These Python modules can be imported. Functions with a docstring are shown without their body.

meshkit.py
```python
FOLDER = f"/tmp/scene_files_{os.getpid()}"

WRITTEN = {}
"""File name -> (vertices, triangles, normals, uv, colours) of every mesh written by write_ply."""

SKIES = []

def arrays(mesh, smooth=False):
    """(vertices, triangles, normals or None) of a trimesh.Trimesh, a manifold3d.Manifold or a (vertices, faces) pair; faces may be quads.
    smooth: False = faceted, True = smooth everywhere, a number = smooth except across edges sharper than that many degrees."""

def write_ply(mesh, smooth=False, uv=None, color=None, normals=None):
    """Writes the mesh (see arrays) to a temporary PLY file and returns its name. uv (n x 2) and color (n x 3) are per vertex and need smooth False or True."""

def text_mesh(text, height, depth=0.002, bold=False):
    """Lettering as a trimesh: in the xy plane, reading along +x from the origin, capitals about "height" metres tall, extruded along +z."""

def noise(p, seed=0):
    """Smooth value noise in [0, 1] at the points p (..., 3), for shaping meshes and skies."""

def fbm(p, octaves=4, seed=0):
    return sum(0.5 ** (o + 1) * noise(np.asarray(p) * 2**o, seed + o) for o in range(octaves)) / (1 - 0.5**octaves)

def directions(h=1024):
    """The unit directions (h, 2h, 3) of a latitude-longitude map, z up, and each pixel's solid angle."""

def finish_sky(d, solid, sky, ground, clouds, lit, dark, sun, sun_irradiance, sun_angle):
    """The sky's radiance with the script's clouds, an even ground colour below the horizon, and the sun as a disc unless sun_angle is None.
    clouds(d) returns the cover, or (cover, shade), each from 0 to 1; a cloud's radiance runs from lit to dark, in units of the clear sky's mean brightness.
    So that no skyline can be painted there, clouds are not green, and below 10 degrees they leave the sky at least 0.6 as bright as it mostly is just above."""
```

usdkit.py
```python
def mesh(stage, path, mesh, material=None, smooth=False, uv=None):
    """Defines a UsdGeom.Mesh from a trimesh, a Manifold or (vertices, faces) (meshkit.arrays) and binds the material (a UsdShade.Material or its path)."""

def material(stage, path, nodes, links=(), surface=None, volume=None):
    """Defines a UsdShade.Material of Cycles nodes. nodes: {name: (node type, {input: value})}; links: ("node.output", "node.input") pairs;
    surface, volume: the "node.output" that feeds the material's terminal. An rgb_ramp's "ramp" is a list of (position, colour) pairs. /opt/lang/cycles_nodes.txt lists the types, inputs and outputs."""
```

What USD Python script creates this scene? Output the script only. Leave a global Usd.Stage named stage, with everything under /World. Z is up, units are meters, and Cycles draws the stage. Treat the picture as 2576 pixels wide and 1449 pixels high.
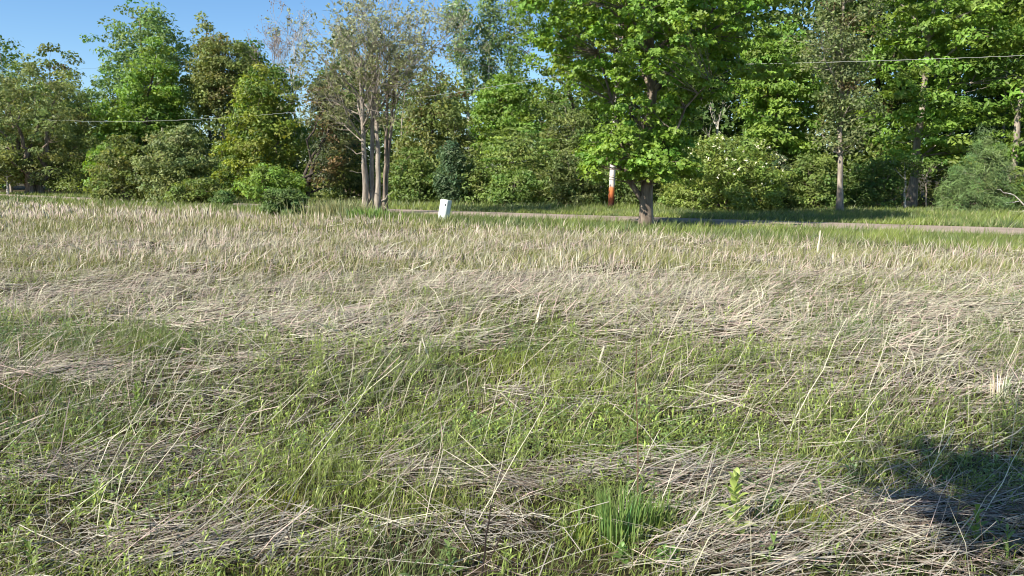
import math
import numpy as np
import usdkit, meshkit
from pxr import Usd, UsdGeom, UsdLux, UsdShade, Gf, Sdf, Vt

stage = Usd.Stage.CreateInMemory()
UsdGeom.SetStageUpAxis(stage, 'Z')
UsdGeom.SetStageMetersPerUnit(stage, 1.0)
UsdGeom.Xform.Define(stage, '/World')
UsdGeom.Scope.Define(stage, '/World/Looks')

# ------------------------------------------------------------------ camera
FPX, CX, CY, HORIZON, CAMH = 1874.0, 1288.0, 724.5, 440.0, 1.6      # in pixels of the 2576 wide view of the photograph
PITCH = math.atan((CY - HORIZON) / FPX)
cam = UsdGeom.Camera.Define(stage, '/World/camera')
cam.CreateHorizontalApertureAttr(36.0)
cam.CreateVerticalApertureAttr(36.0 * 9 / 16)
cam.CreateFocalLengthAttr(36.0 * FPX / 2576.0)
cam.CreateExposureAttr(1.05)
cam.AddTranslateOp().Set(Gf.Vec3d(0, 0, CAMH))
cam.AddRotateXOp().Set(90.0 - math.degrees(PITCH))
# ------------------------------------------------------------------ sky and sun
SUN_EL, SUN_X, SUN_Y = math.radians(37.0), -0.77, -0.64
sky = UsdLux.DomeLight.Define(stage, '/World/sky')
sky_mat = usdkit.material(stage, '/World/Looks/sky', {
    'sky': ('sky_texture', {'sky_type': 'single_scattering', 'sun_disc': False, 'sun_elevation': SUN_EL,
                            'sun_rotation': math.atan2(SUN_X, SUN_Y), 'air_density': 1.0, 'aerosol_density': 0.35, 'ozone_density': 4.5, 'altitude': 200.0}),
    'hs': ('hsv', {'saturation': 1.12, 'value': 1.0}), 'bg': ('background_shader', {'strength': 0.085})}, [('sky.color', 'hs.color'), ('hs.color', 'bg.color')], surface='bg.background')
UsdShade.MaterialBindingAPI.Apply(sky.GetPrim()).Bind(sky_mat)
sky.GetPrim().SetCustomDataByKey('kind', 'structure')
sun = UsdLux.DistantLight.Define(stage, '/World/sun')
sun.CreateIntensityAttr(1.25)
sun.CreateAngleAttr(0.5)
sun.CreateNormalizeAttr(True)
sun.CreateColorAttr(Gf.Vec3f(1.0, 0.93, 0.82))
_s = np.array([SUN_X, SUN_Y, 0]); _s = _s / np.linalg.norm(_s) * math.cos(SUN_EL); _s[2] = math.sin(SUN_EL)
sun.AddOrientOp().Set(Gf.Quatf(Gf.Rotation(Gf.Vec3d(0, 0, 1), Gf.Vec3d(*map(float, _s))).GetQuat()))


# ------------------------------------------------------------------ helpers
def ray(px, py):
    u, v = (px - CX) / FPX, (CY - py) / FPX
    return np.array([u, math.cos(PITCH) + v * math.sin(PITCH), -math.sin(PITCH) + v * math.cos(PITCH)])


def ground(px, py):
    d = ray(px, py)
    return d * (CAMH / -d[2]) * np.array([1, 1, 0])


def at(px, py, D):
    d = ray(px, py)
    return np.array([0, 0, CAMH]) + d * (D / d[1])


counts = {}


def path_for(parent, name):
    k = (parent, name)
    n = counts.get(k, 0)
    counts[k] = n + 1
    return f'{parent}/{name}' if n == 0 else f'{parent}/{name}_{n:03d}'


def tag(prim, label=None, cat=None, group=None, kind=None):
    for k, v in (('label', label), ('category', cat), ('group', group), ('kind', kind)):
        if v:
            prim.SetCustomDataByKey(k, v)


def mk(parent, name, vf, mat, col=None, label=None, cat=None, group=None, kind=None, smooth=False):
    """one Mesh prim; col = a colour for each vertex (the thing's own colour)"""
    p = path_for(parent, name)
    if smooth:
        m = usdkit.mesh(stage, p, vf, LOOK[mat], smooth=True)
    else:
        v, f = vf
        m = UsdGeom.Mesh.Define(stage, p)
        m.CreatePointsAttr(Vt.Vec3fArray.FromNumpy(np.ascontiguousarray(v, np.float32)))
        m.CreateFaceVertexCountsAttr(Vt.IntArray.FromNumpy(np.full(len(f), 3, np.int32)))
        m.CreateFaceVertexIndicesAttr(Vt.IntArray.FromNumpy(np.ascontiguousarray(f, np.int32).ravel()))
        m.CreateSubdivisionSchemeAttr('none')
        UsdShade.MaterialBindingAPI.Apply(m.GetPrim()).Bind(LOOK[mat])
    if col is not None:
        UsdGeom.PrimvarsAPI(m).CreatePrimvar('col', Sdf.ValueTypeNames.Color3fArray, 'vertex').Set(Vt.Vec3fArray.FromNumpy(np.ascontiguousarray(col, np.float32)))
    tag(m.GetPrim(), label, cat, group, kind)
    return p


def thing(name, label, cat, loc=(0, 0, 0), group=None):
    p = path_for('/World', name)
    x = UsdGeom.Xform.Define(stage, p)
    x.AddTranslateOp().Set(Gf.Vec3d(*map(float, loc)))
    tag(x.GetPrim(), label, cat, group)
    return p


def unit(a):
    return a / np.maximum(np.linalg.norm(a, axis=-1, keepdims=True), 1e-9)


def join(parts):
    V, F, n = [], [], 0
    for v, f in parts:
        V.append(v); F.append(np.asarray(f) + n); n += len(v)
    return (np.vstack(V), np.vstack(F)) if V else (np.zeros((0, 3)), np.zeros((0, 3), int))


def tube(pts, rad, sides=6, rng=None, rough=0.0):
    """a tapered tube along pts with a closed tip and base"""
    pts, rad = np.asarray(pts, float), np.asarray(rad, float)
    t = np.gradient(pts, axis=0)
    t = unit(t)
    ref = np.where(np.abs(t[:, 2:3]) > 0.9, np.array([[1.0, 0, 0]]), np.array([[0, 0, 1.0]]))
    ref = np.repeat(ref[:1], len(pts), 0)
    a = unit(np.cross(t, ref)); b = np.cross(t, a)
    ph = np.arange(sides) / sides * 2 * np.pi
    r = np.repeat(rad[:, None], sides, 1)
    if rough and rng is not None:
        r = r * (1 + rough * rng.standard_normal(r.shape) + rough * 0.8 * rng.standard_normal((1, sides)))
    v = pts[:, None] + r[..., None] * (np.cos(ph)[None, :, None] * a[:, None] + np.sin(ph)[None, :, None] * b[:, None])
    v = v.reshape(-1, 3)
    n = len(pts)
    i, j = np.meshgrid(np.arange(n - 1), np.arange(sides), indexing='ij')
    p0, p1 = i * sides + j, i * sides + (j + 1) % sides
    f = np.concatenate([np.stack([p0, p0 + sides, p1], -1).reshape(-1, 3), np.stack([p1, p0 + sides, p1 + sides], -1).reshape(-1, 3)])
    caps = [[0, k, k + 1] for k in range(1, sides - 1)] + [[(n - 1) * sides, (n - 1) * sides + k + 1, (n - 1) * sides + k] for k in range(1, sides - 1)]
    return v, np.vstack([f, np.array(caps, int)])


def sticks(p0, p1, r0, r1, sag=None, straight=False):
    """many thin three-sided stems at once, from p0 to p1 through a middle point moved by sag"""
    n = len(p0)
    mid = (p0 + p1) / 2 + (0 if sag is None else sag)
    t = unit(p1 - p0)
    ref = np.where(np.abs(t[:, 2:3]) > 0.9, np.array([[1.0, 0, 0]]), np.array([[0, 0, 1.0]]))
    a = unit(np.cross(t, ref)); b = np.cross(t, a)
    rows = []
    for c, r in (((p0, r0), (p1, r1)) if straight else ((p0, r0), (mid, (r0 + r1) / 2), (p1, r1))):
        for k in range(3):
            ph = k * 2 * np.pi / 3
            rows.append(c + np.asarray(r)[:, None] * (math.cos(ph) * a + math.sin(ph) * b))
    v = np.stack(rows, 1)                                   # n x 9 x 3
    f = []
    for s in ((0,) if straight else (0, 3)):
        for k in range(3):
            q = (k + 1) % 3
            f += [[s + k, s + 3 + k, s + q], [s + q, s + 3 + k, s + 3 + q]]
    f, kk = np.array(f), len(rows)
    return v.reshape(-1, 3), (f[None] + (np.arange(n) * kk)[:, None, None]).reshape(-1, 3), kk


def blades(p, h, w, lean, rng, levels=2, flat=None):
    """grass blades rooted at p; lean = horizontal offset of the tip; levels 1: one triangle, 2: three triangles"""
    n = len(p)
    az = rng.uniform(0, 2 * np.pi, n) if flat is None else flat
    side = np.stack([np.cos(az), np.sin(az), np.zeros(n)], 1) * (w / 2)[:, None]
    tip = p + np.stack([lean[:, 0], lean[:, 1], h], 1)
    if levels == 1:
        v = np.stack([p - side, p + side, tip], 1)
        f, k = np.array([[0, 1, 2]]), 3
    else:
        mid = p + np.stack([lean[:, 0] * 0.38, lean[:, 1] * 0.38, h * 0.62], 1)
        v = np.stack([p - side * 0.7, p + side * 0.7, mid - side, mid + side, tip], 1)
        f, k = np.array([[0, 1, 3], [0, 3, 2], [2, 3, 4]]), 5
    return v.reshape(-1, 3), (f[None] + (np.arange(n) * k)[:, None, None]).reshape(-1, 3), k


T_LEAF = (np.array([[0, -.5, 0], [.28, 0, .07], [0, .55, -.05], [-.28, 0, .07]]), np.array([[0, 1, 2], [0, 2, 3]]))
T_SLIM = (np.array([[0, -.5, 0], [.15, -.05, .03], [0, .6, -.12], [-.15, -.05, .03]]), np.array([[0, 1, 2], [0, 2, 3]]))
T_MAPLE = (np.array([[0, -.35, 0], [.46, -.22, .06], [.2, .08, .0], [.42, .34, .08], [0, .58, -.06], [-.42, .34, .08], [-.2, .08, 0], [-.46, -.22, .06]]),
           np.array([[0, 1, 2], [2, 3, 4], [0, 2, 4], [0, 4, 6], [4, 5, 6], [6, 7, 0]]))
T_NEEDLE = (np.array([[-.045, -.5, 0], [.045, -.5, 0], [0, .6, 0]]), np.array([[0, 1, 2]]))


def leaf_mesh(pos, nrm, size, tpl, rng, along=None):
    n = len(pos)
    nrm = unit(nrm)
    t = rng.standard_normal((n, 3)) if along is None else along
    t = unit(t - nrm * (t * nrm).sum(1, keepdims=True))
    b = np.cross(nrm, t)
    q, f = tpl
    v = pos[:, None] + size[:, None, None] * (q[None, :, 0:1] * b[:, None] + q[None, :, 1:2] * t[:, None] + q[None, :, 2:3] * nrm[:, None])
    return v.reshape(-1, 3), (f[None] + (np.arange(n) * len(q))[:, None, None]).reshape(-1, 3), len(q)


def jitter(rng, base, n, bright=0.18, hue=0.10):
    c = np.asarray(base, float)[None] * (1 + bright * rng.standard_normal((n, 1))) * (1 + hue * rng.standard_normal((n, 3)) * np.array([1, .35, .8]))
    return np.clip(c, 0.004, 0.9)


# ------------------------------------------------------------------ materials
LOOK = {}


def leafy(name, trans=0.35, rough=0.5, spec=0.4, gain=1.25):
    LOOK[name] = usdkit.material(stage, f'/World/Looks/{name}', {
        'c': ('attribute', {'attribute': 'col'}),
        'p': ('principled_bsdf', {'roughness': rough, 'specular_ior_level': spec}),
        'hs': ('hsv', {'hue': 0.485, 'saturation': 1.12, 'value': gain}),
        't': ('translucent_bsdf', {}),
        'm': ('mix_closure', {'fac': trans})},
        [('c.color', 'p.base_color'), ('c.color', 'hs.color'), ('hs.color', 't.color'), ('p.BSDF', 'm.closure1'), ('t.BSDF', 'm.closure2')], surface='m.closure')


leafy('leaf', 0.42); leafy('grass_blade', 0.3, 0.45, 0.4); leafy('straw', 0.12, 0.55, 0.35, 1.0); leafy('needle', 0.1, 0.5, 0.4, 1.0)


def bark(name, dark, light, scale=9.0, bump=0.5):
    LOOK[name] = usdkit.material(stage, f'/World/Looks/{name}', {
        'g': ('geometry', {}),
        'mp': ('mapping', {'scale': (1.0, 1.0, 0.22)}),
        'n': ('noise_texture', {'scale': scale, 'detail': 6.0, 'roughness': 0.65}),
        'r': ('rgb_ramp', {'ramp': [(0.34, dark), (0.62, light)]}),
        'b': ('bump', {'strength': bump, 'distance': 0.03}),
        'p': ('principled_bsdf', {'roughness': 0.9, 'specular_ior_level': 0.2})},
        [('g.position', 'mp.vector'), ('mp.vector', 'n.vector'), ('n.fac', 'r.fac'), ('r.color', 'p.base_color'), ('n.fac', 'b.height'), ('b.normal', 'p.normal')], surface='p.BSDF')


bark('bark_brown', (0.07, 0.052, 0.04), (0.24, 0.195, 0.15))
bark('bark_grey', (0.13, 0.11, 0.09), (0.36, 0.31, 0.25))
bark('bark_dark', (0.03, 0.025, 0.02), (0.10, 0.08, 0.065))
bark('bark_pale', (0.26, 0.24, 0.2), (0.62, 0.58, 0.5))
LOOK['soil'] = usdkit.material(stage, '/World/Looks/soil', {
    'g': ('geometry', {}),
    'n': ('noise_texture', {'scale': 0.6, 'detail': 5.0}), 'n2': ('noise_texture', {'scale': 38.0, 'detail': 6.0, 'roughness': 0.7}),
    'r': ('rgb_ramp', {'ramp': [(0.35, (0.045, 0.048, 0.022)), (0.62, (0.08, 0.066, 0.04))]}),
    'r2': ('rgb_ramp', {'ramp': [(0.3, (0.35, 0.33, 0.3)), (0.7, (1.2, 1.15, 1.05))]}),
    'mx': ('mix_color', {'blend_type': 'multiply', 'fac': 1.0}),
    'b': ('bump', {'strength': 0.8, 'distance': 0.03}),
    'p': ('principled_bsdf', {'roughness': 0.95, 'specular_ior_level': 0.1})},
    [('g.position', 'n.vector'), ('g.position', 'n2.vector'), ('n.fac', 'r.fac'), ('n2.fac', 'r2.fac'), ('r.color', 'mx.a'), ('r2.color', 'mx.b'), ('mx.result', 'p.base_color'), ('n2.fac', 'b.height'), ('b.normal', 'p.normal')], surface='p.BSDF')
LOOK['road'] = usdkit.material(stage, '/World/Looks/road', {
    'g': ('geometry', {}),
    'n': ('noise_texture', {'scale': 0.8, 'detail': 4.0}), 'n2': ('noise_texture', {'scale': 70.0, 'detail': 4.0, 'roughness': 0.7}),
    'r': ('rgb_ramp', {'ramp': [(0.35, (0.27, 0.215, 0.17)), (0.65, (0.38, 0.31, 0.25))]}),
    'r2': ('rgb_ramp', {'ramp': [(0.3, (0.7, 0.7, 0.7)), (0.7, (1.15, 1.15, 1.15))]}),
    'mx': ('mix_color', {'blend_type': 'multiply', 'fac': 1.0}),
    'b': ('bump', {'strength': 0.5, 'distance': 0.01}),
    'p': ('principled_bsdf', {'roughness': 0.9, 'specular_ior_level': 0.2})},
    [('g.position', 'n.vector'), ('g.position', 'n2.vector'), ('n.fac', 'r.fac'), ('n2.fac', 'r2.fac'), ('r.color', 'mx.a'), ('r2.color', 'mx.b'), ('mx.result', 'p.base_color'), ('n2.fac', 'b.height'), ('b.normal', 'p.normal')], surface='p.BSDF')


def plain(name, color, rough=0.5, metal=0.0, spread=0.12, scale=14.0):
    LOOK[name] = usdkit.material(stage, f'/World/Looks/{name}', {
        'g': ('geometry', {}), 'n': ('noise_texture', {'scale': scale, 'detail': 5.0, 'roughness': 0.65}),
        'r': ('rgb_ramp', {'ramp': [(0.3, tuple(c * (1 - spread) for c in color)), (0.7, tuple(min(1, c * (1 + spread)) for c in color))]}),
        'p': ('principled_bsdf', {'roughness': rough, 'metallic': metal})},
        [('g.position', 'n.vector'), ('n.fac', 'r.fac'), ('r.color', 'p.base_color')], surface='p.BSDF')


plain('pedestal_paint', (0.54, 0.58, 0.53), 0.6, 0.0, 0.16, 7.0)
plain('wire', (0.36, 0.37, 0.34), 0.6)
plain('dark_line', (0.02, 0.02, 0.02), 0.6)
plain('petal', (0.72, 0.70, 0.46), 0.6, 0.0, 0.05)
LOOK['pole_wood'] = usdkit.material(stage, '/World/Looks/pole_wood', {
    'g': ('geometry', {}), 's': ('separate_xyz', {}),
    'mp': ('mapping', {'scale': (9.0, 9.0, 0.8)}), 'n': ('noise_texture', {'scale': 2.0, 'detail': 5.0}),
    'ad': ('math', {'math_type': 'multiply_add', 'value2': 0.35}),
    'dv': ('math', {'math_type': 'divide', 'value2': 2.15}),
    'r': ('rgb_ramp', {'ramp': [(0.0, (0.05, 0.025, 0.02)), (0.18, (0.09, 0.035, 0.025)), (0.30, (0.28, 0.075, 0.03)), (0.50, (0.56, 0.18, 0.06)), (0.56, (0.58, 0.25, 0.11)), (0.585, (0.62, 0.56, 0.50)), (1.0, (0.66, 0.62, 0.57))]}),
    'r2': ('rgb_ramp', {'ramp': [(0.3, (0.75, 0.73, 0.72)), (0.7, (1.1, 1.1, 1.1))]}),
    'mx': ('mix_color', {'blend_type': 'multiply', 'fac': 1.0}),
    'p': ('principled_bsdf', {'roughness': 0.85, 'specular_ior_level': 0.2})},
    [('g.position', 's.vector'), ('g.position', 'mp.vector'), ('mp.vector', 'n.vector'), ('n.fac', 'ad.value1'), ('s.z', 'ad.value3'), ('ad.value', 'dv.value1'), ('dv.value', 'r.fac'),
     ('n.fac', 'r2.fac'), ('r.color', 'mx.a'), ('r2.color', 'mx.b'), ('mx.result', 'p.base_color')], surface='p.BSDF')

# ------------------------------------------------------------------ the setting: ground and road
ROAD_FAR = np.array([(46, 3.0), (28, 14.6), (15.3, 22.2), (11.7, 24.2), (4.8, 28.3), (-6, 35.0), (-14.3, 41.0), (-19.5, 44.7), (-30, 52.5), (-60, 76), (-110, 116)], float)
ROAD_DEPTH = 3.5                                                    # across, measured along the view


def road_far(x):
    return np.interp(x, ROAD_FAR[::-1, 0], ROAD_FAR[::-1, 1])


def terrain(x, y):
    p = np.stack([np.asarray(x) * 0.45, np.asarray(y) * 0.45, np.zeros_like(np.asarray(x, float))], -1)
    q = p * 5.5
    near = np.clip((road_far(x) - ROAD_DEPTH - 0.5 - y) / 2.0, 0, 1)
    return near * ((meshkit.noise(p, 3) - 0.5) * 0.10 + (meshkit.noise(q, 5) - 0.5) * 0.035)


def sheet(xs, ys, zf):
    X, Y = np.meshgrid(xs, ys, indexing='ij')
    v = np.stack([X, Y, zf(X, Y)], -1).reshape(-1, 3)
    i, j = np.meshgrid(np.arange(len(xs) - 1), np.arange(len(ys) - 1), indexing='ij')
    a = i * len(ys) + j
    return v, np.concatenate([np.stack([a, a + len(ys), a + 1], -1).reshape(-1, 3), np.stack([a + 1, a + len(ys), a + len(ys) + 1], -1).reshape(-1, 3)])


def spaced(lo, hi, fine, a, b):
    s = [a]
    while s[-1] < b: s.append(s[-1] + fine)
    up, step = s[-1], fine
    out = list(s)
    while up < hi:
        step *= 1.35; up += step; out.append(up)
    dn, step, pre = s[0], fine, []
    while dn > lo:
        step *= 1.35; dn -= step; pre.append(dn)
    return np.array(pre[::-1] + out)


mk('/World', 'ground', sheet(spaced(-600, 600, 0.25, -12, 12), spaced(-400, 900, 0.25, 0, 22), terrain), 'soil', label='grassy ground under the overgrown field and the woods', kind='structure', smooth=True)
rx = np.linspace(-110, 46, 260)
rv = np.array([(x, road_far(x) - ROAD_DEPTH * t, 0.03 + 0.05 * math.sin(math.pi * min(max(t, 0), 1)) ** 0.7) for x in rx for t in np.linspace(-0.02, 1.02, 9)])
rf = []
for i in range(len(rx) - 1):
    for j in range(8):
        a = i * 9 + j
        rf += [[a, a + 1, a + 9], [a + 1, a + 10, a + 9]]
mk('/World', 'road', (rv, np.array(rf)), 'road', label='narrow pale country road crossing behind the field', kind='structure', smooth=True)


# ------------------------------------------------------------------ trees
def section(outline, D):
    """rows of (height, centre x, half width) from an outline in pixels at distance D"""
    rows = []
    for py, xl, xr in outline:
        a, b = at(xl, py, D), at(xr, py, D)
        rows.append((a[2], (a[0] + b[0]) / 2, abs(b[0] - a[0]) / 2))
    rows.sort()
    return np.array(rows)


def crown_points(rng, sec, D, n, shell=0.42, lobes=0.35, seed=0, deep=0.9):
    """n clump centres inside the crown, more towards its outside, with lobes and gaps"""
    z = sec[:, 0]
    zz = rng.uniform(z[0], z[-1], n * 6)
    r = np.interp(zz, z, sec[:, 2])
    keep = rng.uniform(0, 1, len(zz)) < (r / r.max()) ** 1.5
    zz, r = zz[keep][:n * 3], r[keep][:n * 3]
    cx = np.interp(zz, z, sec[:, 1])
    az = rng.uniform(0, 2 * np.pi, len(zz))
    q = np.stack([np.cos(az) * 1.3, np.sin(az) * 1.3, zz * 1.6 / max(z[-1] - z[0], 1) * 2.2], 1)
    nz = meshkit.noise(q * 1.5 + 7.3, seed)
    rad = r * (1 - lobes / 2 + lobes * (nz - 0.3) * 1.6) * rng.uniform(0, 1, len(zz)) ** shell
    p = np.stack([cx + np.cos(az) * rad, D + np.sin(az) * rad * deep, zz], 1)
    out = np.stack([np.cos(az), np.sin(az), np.full(len(zz), 0.25)], 1)
    return p[:n], unit(out[:n])


def crown(rng, cen, out, crad, nper, size, color, tpl=T_LEAF, flat=0.55, up=0.55, bright=0.16, leafvar=0.14, droop=0.0, tints=None):
    n = len(cen)
    d = unit(rng.standard_normal((n, nper, 3)))
    rr = rng.uniform(0.15, 1, (n, nper, 1)) ** 0.5
    cr = crad * rng.uniform(0.65, 1.35, (n, 1, 1))
    off = d * rr * cr * np.array([1, 1, flat])
    off[..., 2] -= droop * (off[..., 0] ** 2 + off[..., 1] ** 2) / crad
    pos = (cen[:, None] + off).reshape(-1, 3)
    nr = d * 0.5 + out[:, None] * 0.35 + np.array([0, 0, up]) + 0.55 * rng.standard_normal((n, nper, 3))
    sz = size * rng.uniform(0.6, 1.3, n * nper)
    v, f, k = leaf_mesh(pos, nr.reshape(-1, 3), sz, tpl, rng)
    cc = jitter(rng, np.asarray(color) * 1.42, n, bright, 0.08)
    if tints is not None:
        other, share = tints
        pick = rng.uniform(0, 1, n) < share
        cc[pick] = jitter(rng, other, int(pick.sum()), bright, 0.08)
    c = np.repeat(cc, nper, 0) * (1 + leafvar * rng.standard_normal((n * nper, 1)))
    return v, f, np.repeat(np.clip(c, 0.004, 0.9), k, 0)


def wander(rng, a, b, n=6, amp=0.06):
    t = np.linspace(0, 1, n)[:, None]
    L = np.linalg.norm(b - a)
    w = rng.standard_normal((n, 3)) * amp * L * np.sin(np.pi * t) * 0.6
    return a + (b - a) * t + w


SEED = [100]


def tree(name, label, cat, D, outline, base=None, color=(.1, .18, .03), n=150, nper=45, size=0.2, crad=0.8, tpl=T_LEAF, flat=0.55, trunk_r=0.16, bark_m='bark_brown', limbs=7, up=0.55,
         shell=0.42, lobes=0.35, tints=None, twigs=True, group=None, leaf='leaf', bright=0.16, droop=0.0, trunk_top=0.85, lean=None, stems=1, spread=0.5, deep=0.9):
    SEED[0] += 1
    rng = np.random.default_rng(SEED[0])
    size, nper = size * 1.34, int(nper * 1.06)
    sec = section(outline, D)
    bx = sec[0, 1] if base is None else at(base[0], base[1], D)[0]
    org = np.array([bx, D, 0.0])
    T = thing(name, label, cat, org, group)
    cen, out = crown_points(rng, sec, D, n, shell, lobes, SEED[0], deep)
    top_z = sec[0, 0] + (sec[-1, 0] - sec[0, 0]) * trunk_top
    axis_all = []
    for s in range(stems):
        if stems == 1:
            b0 = org.copy(); tx = np.interp(top_z, sec[:, 0], sec[:, 1]); t1 = np.array([tx, D, top_z])
        else:
            ang = s / stems * 2 * np.pi + rng.uniform(-.4, .4)
            b0 = org + np.array([math.cos(ang), math.sin(ang), 0]) * trunk_r * 1.6
            hw = sec[:, 2].max() * spread
            t1 = np.array([np.interp(top_z, sec[:, 0], sec[:, 1]) + math.cos(ang) * hw, D + math.sin(ang) * hw * .8, top_z * rng.uniform(.7, 1)])
        b0[2] = -0.1
        ax = wander(rng, b0, t1, 9, 0.012 if stems == 1 else 0.07)
        k = np.linspace(0, 1, 9)
        rad = trunk_r * (1 - 0.82 * k) * (1 + 0.5 * np.exp(-k * 18))
        v, f = tube(ax - org, rad, 9, rng, 0.06)
        mk(T, 'trunk', (v, f), bark_m, smooth=True)
        axis_all.append((ax, rad))
    # limbs reach from a trunk to outer clumps, twigs from limbs to the other clumps
    nodes, nrad = [ax for ax, _ in axis_all], [r for _, r in axis_all]
    order = np.argsort(-np.linalg.norm((cen - np.stack([np.interp(cen[:, 2], sec[:, 0], sec[:, 1]), np.full(len(cen), D), cen[:, 2]], 1)), axis=1))
    for q in range(min(limbs, len(order))):
        tgt = cen[order[int(q * max(1, len(order) * 0.5 / max(limbs, 1)))]]
        ax, rad = axis_all[q % len(axis_all)]
        hd = np.linalg.norm((tgt - ax)[:, :2], axis=1)
        want = np.clip(tgt[2] - hd.min() * 0.9, 0.15 * tgt[2], None)
        i = int(np.argmin(np.abs(ax[:, 2] - want)))
        i = max(1, min(i, len(ax) - 2))
        a = ax[i]
        pts = wander(rng, a, tgt, 7, 0.07)
        pts[1:-1, 2] -= 0.05 * np.linalg.norm(tgt - a) * np.sin(np.linspace(0, np.pi, 7))[1:-1]
        rr = np.linspace(rad[i] * 0.55, 0.012, 7)
        mk(T, 'limb', tube(pts - org, rr, 6, rng, 0.05), bark_m, smooth=True)
        nodes.append(pts); nrad.append(rr)
    if twigs:
        N, R = np.vstack(nodes), np.concatenate(nrad)
        pick = cen[rng.permutation(len(cen))[:min(len(cen), 140)]]
        d = np.linalg.norm(pick[:, None] - N[None], axis=2) + 3 * np.maximum(0, N[None, :, 2] - pick[:, None, 2] + 0.2)
        i = d.argmin(1)
        r0 = np.minimum(R[i] * 0.5, 0.03)
        v, f, k = sticks(N[i], pick, r0, np.full(len(pick), 0.006), rng.standard_normal((len(pick), 3)) * 0.12)
        mk(T, 'twigs', (v - org, f), bark_m, kind='stuff')
    v, f, c = crown(rng, cen, out, crad, nper, size, color, tpl, flat, up, bright, droop=droop, tints=tints)
    v[:, 2] = np.maximum(v[:, 2], 0.03)
    mk(T, 'crown', (v - org, f), leaf, c, kind='stuff')
    return T


OLIVE, GREYOL, BRIGHT, DEEP, YELLOW, DARK = (.13, .165, .045), (.155, .185, .065), (.13, .21, .035), (.085, .14, .028), (.17, .215, .035), (.045, .075, .022)
RUST = (.17, .135, .05)
WOOD = 'trees of the wood edge'
SHRUBS = 'shrubs along the wood edge'

# left part, far side of the field
tree('broadleaf_tree', 'dark green tree cut off by the left picture edge, showing above the olive tree', 'tree', 82, [(95, -70, 25), (130, -130, 50), (300, -140, 60), (470, -100, 40)], color=DEEP, n=110, nper=50, size=.3, crad=1.3, trunk_r=.25)
tree('broadleaf_tree', 'rusty olive round topped tree rising behind the gnarled tree at the left', 'tree', 74, [(118, 85, 150), (150, 45, 205), (220, 15, 240), (330, 10, 250), (470, 40, 220)], color=OLIVE, tints=(RUST, .06), n=170, nper=60, size=.24, crad=1.0, trunk_r=.22)
tree('gnarled_tree', 'grey olive spreading tree with gnarled brown leaning stems at the left end of the field', 'tree', 62, [(165, 40, 120), (215, -40, 195), (300, -95, 235), (375, -90, 245), (430, -50, 215), (462, -10, 160)], base=(88, 487), color=(0.132, 0.165, 0.052), n=320, nper=60, size=.19, crad=.8, trunk_r=.3, stems=4, spread=.4, limbs=9, bark_m='bark_brown')
tree('birch_tree', 'slim pale trunked young birch in front of the gnarled olive tree', 'tree', 60, [(385, -20, 50), (420, -35, 60), (455, -25, 55)], base=(20, 490), color=OLIVE, n=45, nper=35, size=.17, crad=.6, trunk_r=.09, bark_m='bark_pale', limbs=3)
tree('tall_tree', 'tallest pale green tree of the left group, its top reaching the upper picture edge', 'tree', 76, [(-8, 325, 365), (20, 290, 400), (70, 262, 450), (120, 250, 485), (200, 222, 500), (300, 228, 500), (400, 240, 480)], color=(0.120, 0.190, 0.055), n=330, nper=55, size=.26, crad=1.0, trunk_r=.35, lobes=.6, limbs=9)
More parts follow.
